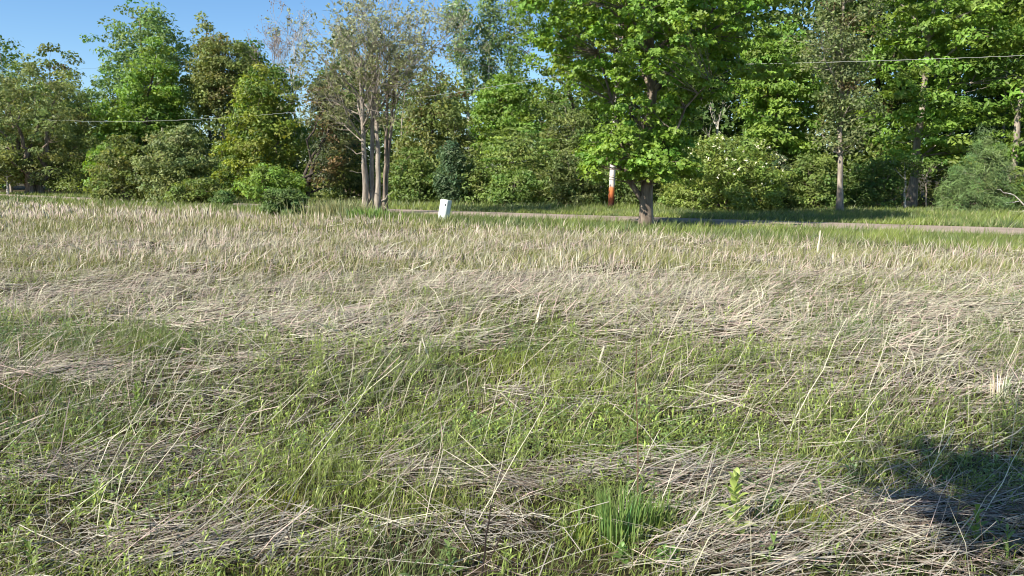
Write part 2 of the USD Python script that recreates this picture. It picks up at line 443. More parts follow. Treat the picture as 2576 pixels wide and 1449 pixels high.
tree('maple_tree', 'bright green pointed tree standing in front of the tallest tree of the left group', 'tree', 66, [(78, 385, 402), (130, 345, 440), (200, 310, 455), (300, 255, 478), (400, 225, 480), (470, 205, 470)], color=(0.126, 0.200, 0.034), n=330, nper=55, size=.24, crad=.85, trunk_r=.3, lobes=.5)
tree('thin_crowned_tree', 'pale thin leaved tree top just right of the tallest left tree', 'tree', 80, [(42, 500, 522), (75, 482, 556), (130, 472, 570), (200, 470, 570), (280, 480, 560)], color=GREYOL, n=75, nper=30, size=.26, crad=.8, trunk_r=.18, shell=.6, lobes=.7)
tree('broadleaf_tree', 'round olive brown crown to the right of the bright pointed tree', 'tree', 68, [(90, 535, 585), (120, 488, 630), (190, 468, 655), (250, 475, 655), (300, 500, 645)], base=(560, 488), color=(0.135, 0.165, 0.045), tints=(RUST, .10), n=260, nper=60, size=.2, crad=.85, trunk_r=.2)
tree('broadleaf_tree', 'dark green narrow tree top behind the round olive brown crown', 'tree', 77, [(88, 605, 625), (130, 590, 665), (210, 585, 700), (300, 590, 720)], color=DEEP, n=120, nper=50, size=.25, crad=.9, trunk_r=.2)
tree('broadleaf_tree', 'full yellow green bushy tree left of the grey many stemmed tree', 'tree', 50, [(165, 645, 700), (210, 600, 740), (300, 572, 765), (400, 532, 780), (455, 540, 770), (488, 575, 755)], color=(0.165, 0.205, 0.035), n=420, nper=55, size=.16, crad=.65, trunk_r=.16, stems=3, tints=((.1, .17, .03), .25))
tree('dark_tree', 'dark rusty brown leaved small tree leaning beside the many stemmed tree', 'tree', 43, [(190, 780, 850), (260, 765, 900), (350, 775, 890), (420, 765, 880), (470, 765, 840)], base=(752, 512), color=(0.064, 0.080, 0.035), tints=(RUST, .4), n=130, nper=40, size=.14, crad=.55, trunk_r=.13, stems=3, bark_m='bark_dark', limbs=8, spread=.3)
tree('shrub', 'fresh green low bush between gnarled tree and olive shrub', 'shrub', 57, [(370, 235, 295), (420, 205, 320), (480, 215, 330)], color=(0.135, 0.215, 0.037), n=80, nper=55, size=.18, crad=.65, trunk_r=.06, stems=3, limbs=3)
tree('shrub', 'olive rounded shrub at the field edge in front of the bright pointed tree', 'shrub', 44, [(345, 280, 335), (400, 242, 372), (460, 235, 390), (500, 245, 400)], color=(0.130, 0.160, 0.040), n=160, nper=55, size=.14, crad=.5, trunk_r=.05, stems=4, limbs=4)
tree('shrub', 'grey green wide shrub at the field edge, the widest of the left shrubs', 'shrub', 43, [(318, 425, 475), (355, 375, 520), (420, 350, 535), (480, 355, 545), (512, 395, 490)], color=(0.145, 0.178, 0.062), n=230, nper=55, size=.14, crad=.5, trunk_r=.05, stems=5, limbs=5)
tree('shrub', 'low olive green shrub spilling into the field below the grey green shrub', 'shrub', 41, [(455, 460, 540), (485, 430, 555), (510, 420, 500)], color=(0.125, 0.165, 0.040), n=90, nper=45, size=.13, crad=.4, trunk_r=.04, stems=3, limbs=3)
tree('shrub', 'bright green bushy growth at the foot of the yellow green bushy tree', 'shrub', 42, [(420, 650, 720), (462, 600, 770), (495, 610, 760)], color=(0.126, 0.200, 0.035), n=110, nper=50, size=.13, crad=.45, trunk_r=.04, stems=3, limbs=3)
tree('shrub', 'dark green low bush standing alone in the pale grass left of the many stemmed tree', 'shrub', 30, [(478, 685, 735), (498, 662, 766), (536, 664, 764)], color=(0.095, 0.150, 0.045), n=130, nper=55, size=.085, crad=.26, trunk_r=.03, stems=4, limbs=3)
tree('shrub', 'tiny green shrub at the road edge left of the lone dark bush', 'shrub', 38, [(482, 550, 578), (500, 538, 588), (518, 545, 582)], color=(0.101, 0.160, 0.045), n=50, nper=40, size=.1, crad=.25, trunk_r=.02, stems=3, limbs=2)
tree('conifer', 'dark green pointed tree seen behind the left half of the grey many stemmed tree', 'tree', 60, [(66, 866, 878), (110, 832, 915), (180, 810, 940), (260, 795, 950), (340, 800, 940)], color=(0.076, 0.120, 0.030), n=200, nper=45, size=.2, crad=.7, trunk_r=.2)
tree('broadleaf_tree', 'olive tree behind the right half of the grey many stemmed tree', 'tree', 50, [(170, 1060, 1120), (220, 1035, 1160), (300, 1010, 1190), (380, 995, 1180), (470, 995, 1150)], color=(0.132, 0.165, 0.045), n=280, nper=50, size=.16, crad=.65, trunk_r=.15, tints=(RUST, .08))
tree('shrub', 'olive undergrowth between dark rusty tree and stems of the many stemmed tree', 'shrub', 46, [(330, 830, 900), (400, 800, 945), (480, 800, 960), (500, 820, 950)], color=(0.120, 0.150, 0.040), n=150, nper=50, size=.14, crad=.5, trunk_r=.05, stems=3, limbs=4, tints=(DARK, .3))
# middle
for i, (o, x, lab) in enumerate([([(-5, 1130, 1180), (30, 1108, 1200), (100, 1118, 1200), (180, 1145, 1200), (250, 1160, 1200)], 1190, 'leftmost of the tall thin poplars against the sky'),
                               ([(-20, 1205, 1260), (50, 1190, 1270), (130, 1195, 1262), (230, 1205, 1250)], 1226, 'middle one of the tall thin poplars against the sky'),
                               ([(-60, 1250, 1330), (30, 1235, 1350), (130, 1240, 1330), (260, 1245, 1320)], 1272, 'tall thin poplar next to the big maple, rightmost of the poplars')]):
    tree('poplar_tree', lab, 'tree', 74 + i, o, base=(x, 480), color=(.14, .2, .07), n=120, nper=32, size=.22, crad=.75, trunk_r=.2, bark_m='bark_pale', limbs=9, shell=.6, lobes=.8, trunk_top=.95, flat=.8)
tree('maple_tree', 'bright fresh green tree below the poplars, left of the big maple', 'tree', 56, [(190, 1235, 1285), (240, 1200, 1320), (320, 1185, 1370), (390, 1200, 1350)], color=(0.135, 0.215, 0.037), n=230, nper=50, size=.2, crad=.75, trunk_r=.18, flat=.4)
tree('broadleaf_tree', 'deep green tree behind the left side of the big maple crown', 'tree', 60, [(-160, 1290, 1500), (0, 1270, 1560), (150, 1280, 1580), (300, 1320, 1580), (400, 1350, 1560)], color=(0.104, 0.165, 0.030), n=240, nper=50, size=.22, crad=.9, trunk_r=.25)
tree('broadleaf_tree', 'olive sapling thicket with a thin pale stem left of the big maple', 'tree', 46, [(265, 1390, 1440), (310, 1360, 1500), (400, 1350, 1520), (480, 1370, 1520)], base=(1418, 500), color=(0.125, 0.160, 0.045), n=200, nper=45, size=.14, crad=.55, trunk_r=.07, bark_m='bark_pale')
tree('dogwood', 'tiered dogwood shrub with flat pale layers of leaves in the middle', 'shrub', 44, [(322, 1260, 1330), (350, 1215, 1385), (400, 1195, 1400), (450, 1200, 1395), (500, 1215, 1370)], color=(0.150, 0.215, 0.050), n=150, nper=80, size=.13, crad=.62, flat=.16, up=1.2, trunk_r=.06, stems=3, limbs=6, lobes=.6)
tree('juniper', 'dark blue green narrow juniper behind the white utility box', 'shrub', 40.5, [(352, 1126, 1138), (400, 1104, 1165), (470, 1096, 1172), (508, 1108, 1160)], color=(0.072, 0.115, 0.050), n=130, nper=60, size=.12, crad=.36, flat=1.0, trunk_r=.06, limbs=3)
tree('shrub', 'mixed green shrub right of the grey many stemmed tree', 'shrub', 42, [(380, 1000, 1060), (430, 975, 1100), (490, 980, 1110), (512, 990, 1100)], color=(0.115, 0.165, 0.040), n=150, nper=50, size=.13, crad=.45, trunk_r=.05, stems=3, limbs=4)
tree('shrub', 'light green shrub between juniper and dogwood', 'shrub', 41, [(410, 1150, 1200), (450, 1140, 1240), (500, 1130, 1260), (515, 1140, 1250)], color=(0.140, 0.190, 0.050), n=130, nper=50, size=.12, crad=.42, trunk_r=.05, stems=3, limbs=4)
tree('shrub', 'low dense green shrub in front of the dogwood', 'shrub', 39.5, [(430, 1270, 1330), (465, 1220, 1380), (505, 1215, 1390), (520, 1230, 1380)], color=(0.115, 0.175, 0.040), n=150, nper=50, size=.12, crad=.42, trunk_r=.05, stems=3, limbs=4)
tree('shrub', 'olive green dense shrub left of the orange footed utility pole', 'shrub', 39, [(385, 1400, 1470), (430, 1360, 1520), (490, 1350, 1530), (522, 1370, 1520)], color=(0.120, 0.155, 0.045), n=190, nper=50, size=.12, crad=.42, trunk_r=.05, stems=3, limbs=4)
tree('shrub', 'shaded green shrub behind the utility pole and the maple trunk', 'shrub', 39.5, [(360, 1560, 1640), (420, 1510, 1690), (490, 1500, 1700), (524, 1520, 1690)], color=(0.100, 0.145, 0.040), n=210, nper=50, size=.12, crad=.45, trunk_r=.05, stems=3, limbs=4)
# right
FLOWER = tree('flowering_shrub', 'large green shrub sprinkled with white flowers right of the big maple trunk', 'shrub', 34.5, [(342, 1790, 1860), (368, 1715, 1940), (430, 1665, 1985), (500, 1655, 1990), (532, 1680, 1965)], color=(0.150, 0.200, 0.045), n=420, nper=50, size=.105, crad=.4, trunk_r=.05, stems=4, limbs=5)
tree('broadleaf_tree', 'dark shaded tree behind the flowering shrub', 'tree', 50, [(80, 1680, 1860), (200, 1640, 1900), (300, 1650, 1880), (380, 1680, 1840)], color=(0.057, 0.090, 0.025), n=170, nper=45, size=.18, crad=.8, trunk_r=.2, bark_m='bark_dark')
tree('broadleaf_tree', 'light green tree with a gap of sky beside it, right of the big maple crown', 'tree', 42, [(60, 1930, 1985), (110, 1860, 2045), (200, 1840, 2080), (300, 1850, 2085), (390, 1880, 2070)], color=(0.129, 0.205, 0.035), n=300, nper=50, size=.18, crad=.7, trunk_r=.2, flat=.4)
tree('spruce', 'small dark spruce at the right edge of the flowering shrub', 'tree', 36, [(365, 1956, 1962), (420, 1936, 1984), (500, 1920, 2000), (534, 1930, 1990)], color=(0.057, 0.090, 0.035), n=90, nper=60, size=.13, crad=.3, tpl=T_SLIM, trunk_r=.05, limbs=4, leaf='needle')
tree('slim_tree', 'grey trunked slim tree with thin olive leaves beside the road on the right', 'tree', 32.5, [(-120, 2050, 2190), (30, 2030, 2225), (150, 2005, 2215), (270, 2030, 2200), (380, 2060, 2180)], base=(2113, 535), color=(0.136, 0.170, 0.065), n=250, nper=42, size=.11, crad=.55, trunk_r=.13, bark_m='bark_grey', limbs=14, shell=.6, lobes=.7, trunk_top=.9, tints=(RUST, .12))
tree('maple_tree', 'large spreading maple with lit tiers of leaves on the right', 'tree', 38.5, [(-300, 2200, 2520), (-120, 2150, 2600), (50, 2140, 2640), (180, 2170, 2630), (290, 2165, 2590), (370, 2190, 2540), (425, 2220, 2470)], base=(2290, 525), color=(0.135, 0.215, 0.037), n=460, nper=60, size=.19, crad=.8, flat=.3, trunk_r=.22, limbs=12, lobes=.5, shell=.5, bark_m='bark_grey', droop=.15)
tree('broadleaf_tree', 'deep green tall tree behind the slim grey tree, left of the large right maple', 'tree', 46, [(-260, 2080, 2330), (-60, 2060, 2380), (120, 2070, 2360), (300, 2090, 2330), (450, 2120, 2300)], color=(0.088, 0.140, 0.028), n=330, nper=50, size=.2, crad=.95, trunk_r=.25, bark_m='bark_dark')
tree('broadleaf_tree', 'tall deep green tree with pale grey trunk at the right picture edge', 'tree', 36, [(-260, 2480, 2760), (0, 2450, 2830), (180, 2480, 2830), (330, 2510, 2780), (440, 2540, 2740)], base=(2535, 530), color=(0.104, 0.165, 0.028), n=300, nper=50, size=.17, crad=.8, flat=.35, trunk_r=.2, bark_m='bark_grey', limbs=10)
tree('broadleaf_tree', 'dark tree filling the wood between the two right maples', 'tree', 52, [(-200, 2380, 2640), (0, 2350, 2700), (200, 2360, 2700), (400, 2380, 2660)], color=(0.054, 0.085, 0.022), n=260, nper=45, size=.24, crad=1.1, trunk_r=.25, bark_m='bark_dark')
tree('pine_tree', 'small bushy pine with olive needles near the right picture edge', 'tree', 33, [(322, 2474, 2484), (360, 2442, 2512), (420, 2402, 2552), (480, 2368, 2572), (536, 2372, 2560)], base=(2478, 538), color=(.085, .135, .042), n=230, nper=90, size=.17, crad=.36, tpl=T_NEEDLE, flat=.9, trunk_r=.08, limbs=10, leaf='needle', bark_m='bark_brown')
tree('shrub', 'green undergrowth left of the slim grey trunk', 'shrub', 35, [(390, 2020, 2080), (440, 1985, 2115), (500, 1980, 2120), (535, 1995, 2110)], color=(0.115, 0.165, 0.040), n=190, nper=50, size=.11, crad=.4, trunk_r=.04, stems=3, limbs=4)
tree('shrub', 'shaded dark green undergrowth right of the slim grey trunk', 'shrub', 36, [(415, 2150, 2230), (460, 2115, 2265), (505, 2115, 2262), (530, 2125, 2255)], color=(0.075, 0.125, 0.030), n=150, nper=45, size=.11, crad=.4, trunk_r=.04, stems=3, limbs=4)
tree('shrub', 'low yellow green shrub right of the bushy pine at the picture edge', 'shrub', 32.5, [(450, 2540, 2600), (490, 2525, 2640), (530, 2530, 2630)], color=(0.120, 0.170, 0.035), n=90, nper=45, size=.1, crad=.35, trunk_r=.04, stems=3, limbs=3)
for px, w, lab in ((2276, .065, 'thin pale young trunk left of the thick pale trunk in the dark wood gap'), (2224, .04, 'very thin grey sapling leaning in the shade right of the slim grey tree'), (2330, .05, 'dark slender sapling in the dark gap beside the bushy pine')):
    tree('sapling', lab, 'tree', 35.5, [(400, px - 40, px + 40), (440, px - 35, px + 35)], base=(px, 532), color=(0.088, 0.140, 0.030), n=14, nper=30, size=.12, crad=.35, trunk_r=w, bark_m='bark_pale' if px == 2276 else 'bark_grey', limbs=3, trunk_top=.9)

# white flowers of the flowering shrub
rng = np.random.default_rng(5)
sec = section([(342, 1790, 1860), (368, 1715, 1940), (430, 1665, 1985), (470, 1655, 1990)], 34.5)
cen, out = crown_points(rng, sec, 34.5, 150, 0.12, 0.3, 77)
cen = cen[rng.uniform(0, 1, len(cen)) < np.clip((cen[:, 2] - 0.9) / 1.3, 0.05, 1)]
out = unit(cen - np.array([cen[:, 0].mean(), 34.5, 1.2]))
d = cen + out * 0.18
k = rng.integers(3, 7, len(d))
pos = np.repeat(d, k, 0) + rng.standard_normal((k.sum(), 3)) * 0.05
v, f, kk = leaf_mesh(pos, np.repeat(out, k, 0) + [0, 0, .5] + rng.standard_normal((k.sum(), 3)) * .4, rng.uniform(.04, .09, k.sum()), T_MAPLE, rng)
org = np.array(Gf.Vec3d(UsdGeom.Xform(stage.GetPrimAtPath(FLOWER)).GetOrderedXformOps()[0].Get()))
mk(FLOWER, 'flowers', (v - org, f), 'petal', kind='stuff')


# a branching skeleton for trees whose wood shows
def grow(rng, start, direction, length, radius, level, plan, tubes, tips, up=0.15):
    n = 6 if level < 2 else 4
    pts, d = [np.array(start, float)], unit(np.array(direction, float))
    for i in range(n - 1):
        d = unit(d + rng.standard_normal(3) * plan['wob'][level] + np.array([0, 0, up]))
        pts.append(pts[-1] + d * length / (n - 1))
    pts = np.array(pts)
    end = plan['end'][level]
    tubes.append((level, pts, np.linspace(radius, radius * end, n)))
    if level == len(plan['kids']):
        tips.append((pts[-1], d)); tips.append((pts[-2], d))
        return
    for q in range(plan['kids'][level]):
        t = rng.uniform(plan['from'][level], 1.0)
        i = min(int(t * (n - 1)), n - 2)
        p = pts[i] + (pts[i + 1] - pts[i]) * (t * (n - 1) - i)
        dd = unit(pts[i + 1] - pts[i])
        side = unit(np.cross(dd, rng.standard_normal(3)))
        a = rng.uniform(*plan['angle'][level])
        r = radius * (1 - (1 - end) * t)
        grow(rng, p, dd * math.cos(a) + side * math.sin(a), length * plan['ratio'][level] * rng.uniform(.7, 1.2), r * plan['thin'][level], level + 1, plan, tubes, tips, up)


# the grey many stemmed tree
rng = np.random.default_rng(11)
base = at(948, 541, 30.0); base[2] = 0
T = thing('ash_tree', 'tall grey half bare tree with a clump of several trunks, left of the middle', 'tree', base)
plan = dict(kids=[7, 6, 5], end=[.5, .3, .3, .4], ratio=[.46, .55, .5], thin=[.5, .5, .5], angle=[(.45, 1.15), (.4, .95), (.4, 1.0)], wob=[.035, .12, .16, .2])
plan['from'] = [.48, .2, .2]
allt, tips = [], []
stems = [(-.42, -.10, .15, -.03), (-.12, .10, .125, -.012), (.08, -.22, .13, .0), (.26, .06, .115, .05), (.30, -.18, .10, .14), (-.27, .2, .09, -.08)]
for sx, sy, r, lx in stems:
    tb, tp = [], []
    grow(rng, (sx, sy, -.1), (lx, rng.uniform(-.05, .05), 1), 6.2 * rng.uniform(.9, 1.1), r * .8, 0, plan, tb, tp, .05)
    lv, pts, rad = tb[0]
    rad = rad * (1 + .7 * np.exp(-np.linspace(0, 1, len(rad)) * 14))
    fine = np.linspace(0, len(pts) - 1, 16)
    P = np.stack([np.interp(fine, np.arange(len(pts)), pts[:, i]) for i in range(3)], 1) + rng.standard_normal((16, 3)) * .012
    mk(T, 'trunk', tube(P, np.interp(fine, np.arange(len(pts)), rad), 9, rng, .09), 'bark_grey' if sx < .2 else 'bark_brown', smooth=True)
    for lv, pts, rad in tb[1:]:
        if lv == 1:
            mk(T, 'limb', tube(pts, rad, 6, rng, .05), 'bark_grey', smooth=True)
    allt += [b for b in tb[1:] if b[0] > 1]; tips += tp
for a, b, r in [((-.3, -.1, 2.35), (-1.15, -.3, 2.75), .03), ((-.3, -.1, 1.6), (-.95, -.4, 1.75), .022), ((.2, -.2, .55), (.75, -.5, .95), .035), ((.25, -.2, .4), (.62, -.6, .2), .025), ((.2, -.25, .8), (-.15, -.55, 1.05), .02), ((.3, 0, 1.4), (.6, -.3, 2.2), .018)]:
    mk(T, 'dead_branch', tube(wander(rng, np.array(a), np.array(b), 6, .1), np.linspace(r, .006, 6), 5, rng, .1), 'bark_grey', smooth=True)
mk(T, 'twigs', join([tube(p, np.maximum(r, .0055), 3) for _, p, r in allt]), 'bark_grey', kind='stuff')
tp = np.array([t[0] for t in tips]); td = np.array([t[1] for t in tips])
keep = rng.uniform(0, 1, len(tp)) < .6
tp, td = tp[keep], td[keep]
per = 7
pos = np.repeat(tp, per, 0) + rng.standard_normal((len(tp) * per, 3)) * .085
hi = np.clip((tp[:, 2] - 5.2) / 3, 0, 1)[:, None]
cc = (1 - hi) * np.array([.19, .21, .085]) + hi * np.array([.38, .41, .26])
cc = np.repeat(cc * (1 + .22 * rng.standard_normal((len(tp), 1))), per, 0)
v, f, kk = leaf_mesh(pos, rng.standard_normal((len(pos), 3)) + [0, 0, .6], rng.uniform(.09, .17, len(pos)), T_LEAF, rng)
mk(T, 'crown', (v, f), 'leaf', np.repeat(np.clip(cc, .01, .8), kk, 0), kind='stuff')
print('ash', len(tips), len(allt))

# a few bare twig tops over the trees at the left, a white snag behind the maple
for px, py, D, h, lab, m, lean in ((712, 480, 72, 15.0, 'bare pinkish leafless tree top against the sky left of the many stemmed tree', 'bark_grey', 0.0), (748, 480, 74, 15.0, 'pale nearly leafless tree top right of the bare pinkish twigs', 'bark_pale', .02),
                          (1806, 470, 45, 6.2, 'dead white forked trunk in the dark gap above the flowering shrub', 'bark_pale', 0.0)):
    b = at(px, py, D); b[2] = 0
    T = thing('bare_tree', lab, 'tree', b)
    tb, tp = [], []
    pl = dict(kids=[8, 5, 4] if D > 60 else [5, 3, 2], end=[.45, .3, .3, .4], ratio=[.34, .5, .5], thin=[.5, .5, .5], angle=[(.3, .6), (.3, .7), (.3, .7)], wob=[.03, .08, .12, .15]); pl['from'] = [.55, .2, .2]
    grow(rng, (0, 0, -.1), (lean, 0, 1), h * .8, .16 if D > 60 else .11, 0, pl, tb, tp, .12)
    mk(T, 'trunk', tube(tb[0][1], tb[0][2], 8, rng, .06), m, smooth=True)
    for lv, p, r in tb:
        if lv == 1: mk(T, 'limb', tube(p, r, 5), m, smooth=True)
    mk(T, 'twigs', join([tube(p, np.maximum(r, .012 if D > 60 else .007), 3) for lv, p, r in tb if lv > 1]), m, kind='stuff')
    if D > 60:
        tpp = np.array([t[0] for t in tp])
        pos = np.repeat(tpp, 4, 0) + rng.standard_normal((len(tpp) * 4, 3)) * .15
        v, f, kk = leaf_mesh(pos, rng.standard_normal((len(pos), 3)), rng.uniform(.1, .2, len(pos)), T_LEAF, rng)
        mk(T, 'crown', (v, f), 'leaf', np.repeat(jitter(rng, (.26, .2, .15) if m == 'bark_grey' else (.27, .27, .18), len(pos)), kk, 0), kind='stuff')

# the big maple by the road
rng = np.random.default_rng(21)
MD = 23.3
base = at(1625, 570, MD); base[2] = 0
T = thing('maple_tree', 'big bright green maple with a rugged brown trunk beside the road, right of the middle', 'tree', base)
sec = section([(-330, 1560, 1760), (-230, 1420, 1900), (-120, 1310, 1990), (0, 1235, 2040), (60, 1250, 2020), (150, 1310, 1965), (230, 1430, 1880), (290, 1480, 1790), (340, 1490, 1760), (390, 1450, 1750), (440, 1465, 1735), (462, 1520, 1700)], MD)
hgt = sec[-1, 0]
tr = np.array([(0, 0, -.1), (.0, 0, .25), (-.02, 0, .8), (-.02, 0, 1.3), (.0, .02, 2.0), (-.03, .03, 3.0), (.08, .0, 4.1), (.0, .03, 5.2), (-.1, 0, 6.6), (-.05, 0, 8.2), (0, 0, hgt - .6)])
trr = np.array([.29, .225, .195, .185, .17, .16, .14, .115, .085, .05, .02])
mk(T, 'trunk', tube(tr, trr, 14, rng, .055), 'bark_brown', smooth=True)
nodes = [tr]; nr = [trr]
side = np.array([(-.08, -.02, .72), (-.28, -.05, 1.02), (-.52, -.08, 1.35), (-.68, -.1, 1.75), (-.85, -.12, 2.6), (-1.15, -.15, 3.8), (-1.6, -.2, 5.2)])
sr = np.array([.10, .10, .088, .078, .066, .045, .02])
mk(T, 'limb', tube(side, sr, 10, rng, .06), 'bark_brown', smooth=True)
nodes.append(side); nr.append(sr)
cen, out = crown_points(rng, sec, MD, 1100, .40, .6, 9, 1.0)
cen = cen - base
low_sec = section([(325, 1475, 1775), (380, 1445, 1750), (430, 1455, 1740), (452, 1490, 1720)], MD)
cl, ol = crown_points(rng, low_sec, MD, 130, .38, .3, 19, 1.0)
cen, out = np.vstack([cen, cl - base]), np.vstack([out, ol])
keep = ~((np.abs(cen[:, 0] + 1.09) < .34) & (cen[:, 2] < 2.05)) & ((cen[:, 2] > 1.5))
cen, out = cen[keep], out[keep]
for q in range(26):
    tgt = cen[rng.integers(len(cen))]
    i = int(np.clip(np.argmin(np.abs(tr[:, 2] - (tgt[2] - np.linalg.norm(tgt[:2]) * .75))), 4, 9))
    pts = wander(rng, tr[i], tgt, 7, .08)
    rr = np.linspace(min(trr[i] * .55, .07), .012, 7)
    mk(T, 'limb', tube(pts, rr, 7, rng, .05), 'bark_brown', smooth=True)
    nodes.append(pts); nr.append(rr)
N, R = np.vstack(nodes), np.concatenate(nr)
dd = np.linalg.norm(cen[:, None] - N[None], axis=2) + 2 * np.maximum(0, N[None, :, 2] - cen[:, None, 2])
i = dd.argmin(1)
v, f, kk = sticks(N[i], cen, np.minimum(R[i] * .5, .02), np.full(len(cen), .005), rng.standard_normal((len(cen), 3)) * .06)
mk(T, 'twigs', (v, f), 'bark_brown', kind='stuff')
v, f, c = crown(rng, cen, out, .33, 48, .122, (.137, .225, .036), T_MAPLE, .42, .6, .12, .13, .25)
mk(T, 'crown', (v, f), 'leaf', c, kind='stuff')

# a tree that stands behind the camera, whose low bough shades the right foreground
SHX, SHY = 2.8, 3.6
sdir = np.array([-_s[0], -_s[1]]) / np.linalg.norm(_s[:2])
hz = 4.6
L = hz / math.tan(SUN_EL)
sb = np.array([1.0, -4.6, 0])
bough = np.array([SHX - sdir[0] * L, SHY - sdir[1] * L, hz]) - sb
T = thing('small_tree', 'tree behind the viewer whose low bough throws the shadow on the right foreground', 'tree', sb)
tk = np.array([(0, 0, -.1), (.05, .1, 2), (.0, .2, 4.4), (.1, .2, 7.0)])
mk(T, 'trunk', tube(tk, [.16, .13, .10, .03], 9, rng, .06), 'bark_brown', smooth=True)
mk(T, 'limb', tube(wander(rng, np.array([.04, .1, 2.6]), bough, 8, .03), np.linspace(.07, .015, 8), 7, rng, .05), 'bark_brown', smooth=True)
dv = np.vstack([unit(rng.standard_normal((60, 3))) * rng.uniform(.1, 1, (60, 1)) ** .8 * np.array([.8, .62, .55]) + bough,
                unit(rng.standard_normal((90, 3))) * rng.uniform(.3, 1, (90, 1)) ** .5 * np.array([1.9, 1.9, 1.6]) + np.array([.1, .2, 7.4])])
v, f, c = crown(rng, dv, unit(dv - [.1, .2, 5.5]), .30, 40, .12, (.1, .19, .03))
mk(T, 'crown', (v, f), 'leaf', c, kind='stuff')

# ------------------------------------------------------------------ the wood behind
rng = np.random.default_rng(31)


def mass(name, label, n, xr, yr, zr, size, color, dens=None, group=None):
    x, y = rng.uniform(*xr, n), rng.uniform(*yr, n)
    y = np.maximum(y, road_far(x) + 9)
    top = zr[0] + (zr[1] - zr[0]) * (meshkit.noise(np.stack([x * .22, y * .22, x * 0], -1), 8) * .8 + .2 * meshkit.noise(np.stack([x * .9, y * .9, x * 0], -1), 9))
    z = rng.uniform(0.1, 1, n) * top
    cen = np.stack([x, y, z], 1)
    v, f, c = crown(rng, cen, np.tile([0, -.5, .4], (n, 1)), .9, 22, size, color, T_LEAF, .6)
    v[:, 2] = np.maximum(v[:, 2], .03)
    mk('/World', name, (v, f), 'leaf', c, label=label, cat='undergrowth', kind='stuff')


mass('woodland_undergrowth', 'dense undergrowth and far trees of the wood behind the left and middle trees', 3400, (-84, 16), (72, 92), (4.5, 14.0), .52, (.115, .155, .042))
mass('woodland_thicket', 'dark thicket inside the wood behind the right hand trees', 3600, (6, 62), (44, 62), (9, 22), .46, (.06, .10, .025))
mass('shrub_layer', 'low mixed shrub layer along the foot of the wood beyond the road', 2000, (-46, 32), (38, 47), (1.6, 4.2), .22, (.125, .165, .042))
# plain trunks inside the wood, one kind
tk = 0
for k in range(26):
    x = rng.uniform(-60, 45)
    y = (rng.uniform(64, 84) if x < 8 else rng.uniform(42, 60))
    h = rng.uniform(8, 13)
    T = thing('wood_tree', 'slender tree inside the wood, mostly hidden behind the edge trees', 'tree', (x, y, 0), 'trees inside the wood')
    mk(T, 'trunk', tube(wander(rng, np.array([0, 0, -.1]), np.array([rng.uniform(-.6, .6), 0, h]), 7, .02), np.linspace(rng.uniform(.1, .2), .02, 7), 7), 'bark_grey' if k % 3 else 'bark_pale', smooth=True)
    n = 42
    cz = rng.uniform(.4, 1.0, n)
    cn = np.stack([rng.standard_normal(n) * 1.5 * (1.25 - cz), rng.standard_normal(n) * 1.5 * (1.25 - cz), cz * h], 1)
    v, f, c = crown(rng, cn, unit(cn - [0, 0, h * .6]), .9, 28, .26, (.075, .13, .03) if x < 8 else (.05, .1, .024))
    mk(T, 'crown', (v, f), 'leaf', c, kind='stuff')

# ------------------------------------------------------------------ utility pole, cable, pedestal, dead branch
pb = at(1537, 523, 36.0); pb[2] = 0
T = thing('utility_pole', 'wooden utility pole with an orange brown foot and pale grey shaft behind the maple', 'utility pole', pb)
ph = np.linspace(-.3, 11, 12)
v, f = tube(np.stack([ph * .022, ph * 0, ph], 1), np.linspace(.145, .10, 12), 16, rng, .012)
mk(T, 'shaft', (v, f), 'pole_wood', smooth=True)
mk(T, 'crossarm', join([tube(np.array([(-.9, -.13, 10.2), (1.35, -.13, 10.2)]), [.06, .06], 4)]), 'bark_grey')
for dx in (-.8, .3, 1.25):
    mk(T, 'insulator', tube(np.array([(dx, -.13, 10.25), (dx, -.13, 10.33), (dx, -.13, 10.36), (dx, -.13, 10.42)]), [.02, .05, .05, .03], 8), 'wire', smooth=True)
mk(T, 'cable_clamp', tube(np.array([(.13, -.11, 6.62), (.13, -.24, 6.62)]), [.04, .03], 6), 'dark_line')


def cable(name, pts, r, label, mat, sags):
    t = np.linspace(0, 1, 60)[:, None]
    out = []
    for a, b, sag in zip(pts[:-1], pts[1:], sags):
        q = np.array(a) + (np.array(b) - np.array(a)) * t
        q[:, 2] -= sag * 4 * (t * (1 - t))[:, 0]
        out.append(q if not out else q[1:])
    p = np.vstack(out)
    mk('/World', name, tube(p, np.full(len(p), r), 5), mat, label=label, cat='cable')


pA = np.array([pb[0] + .14, pb[1] - .24, 6.62])
cable('overhead_cable', [np.array([57.0, 5.7, 7.0]), pA, np.array([-48.0, 66.6, 7.0])], .0075, 'pale sagging overhead cable strung through the trees from right to left', 'wire', [1.1, 1.53])
cable('power_line', [np.array([57.2, 5.9, 10.5]), np.array([pb[0] + .9, pb[1] - .13, 10.42]), np.array([-47.5, 66.8, 10.5])], .006, 'thin dark power line high in front of the right hand trees', 'dark_line', [1.0, 1.2])

pc = at(1114, 556, 26.0); pc[2] = 0
T = thing('utility_pedestal', 'pale green white leaning utility pedestal box in the grass beside the road', 'utility box', pc)
sx, sy, h = .155, .14, .76
ang, tilt = math.radians(-28), math.radians(10)


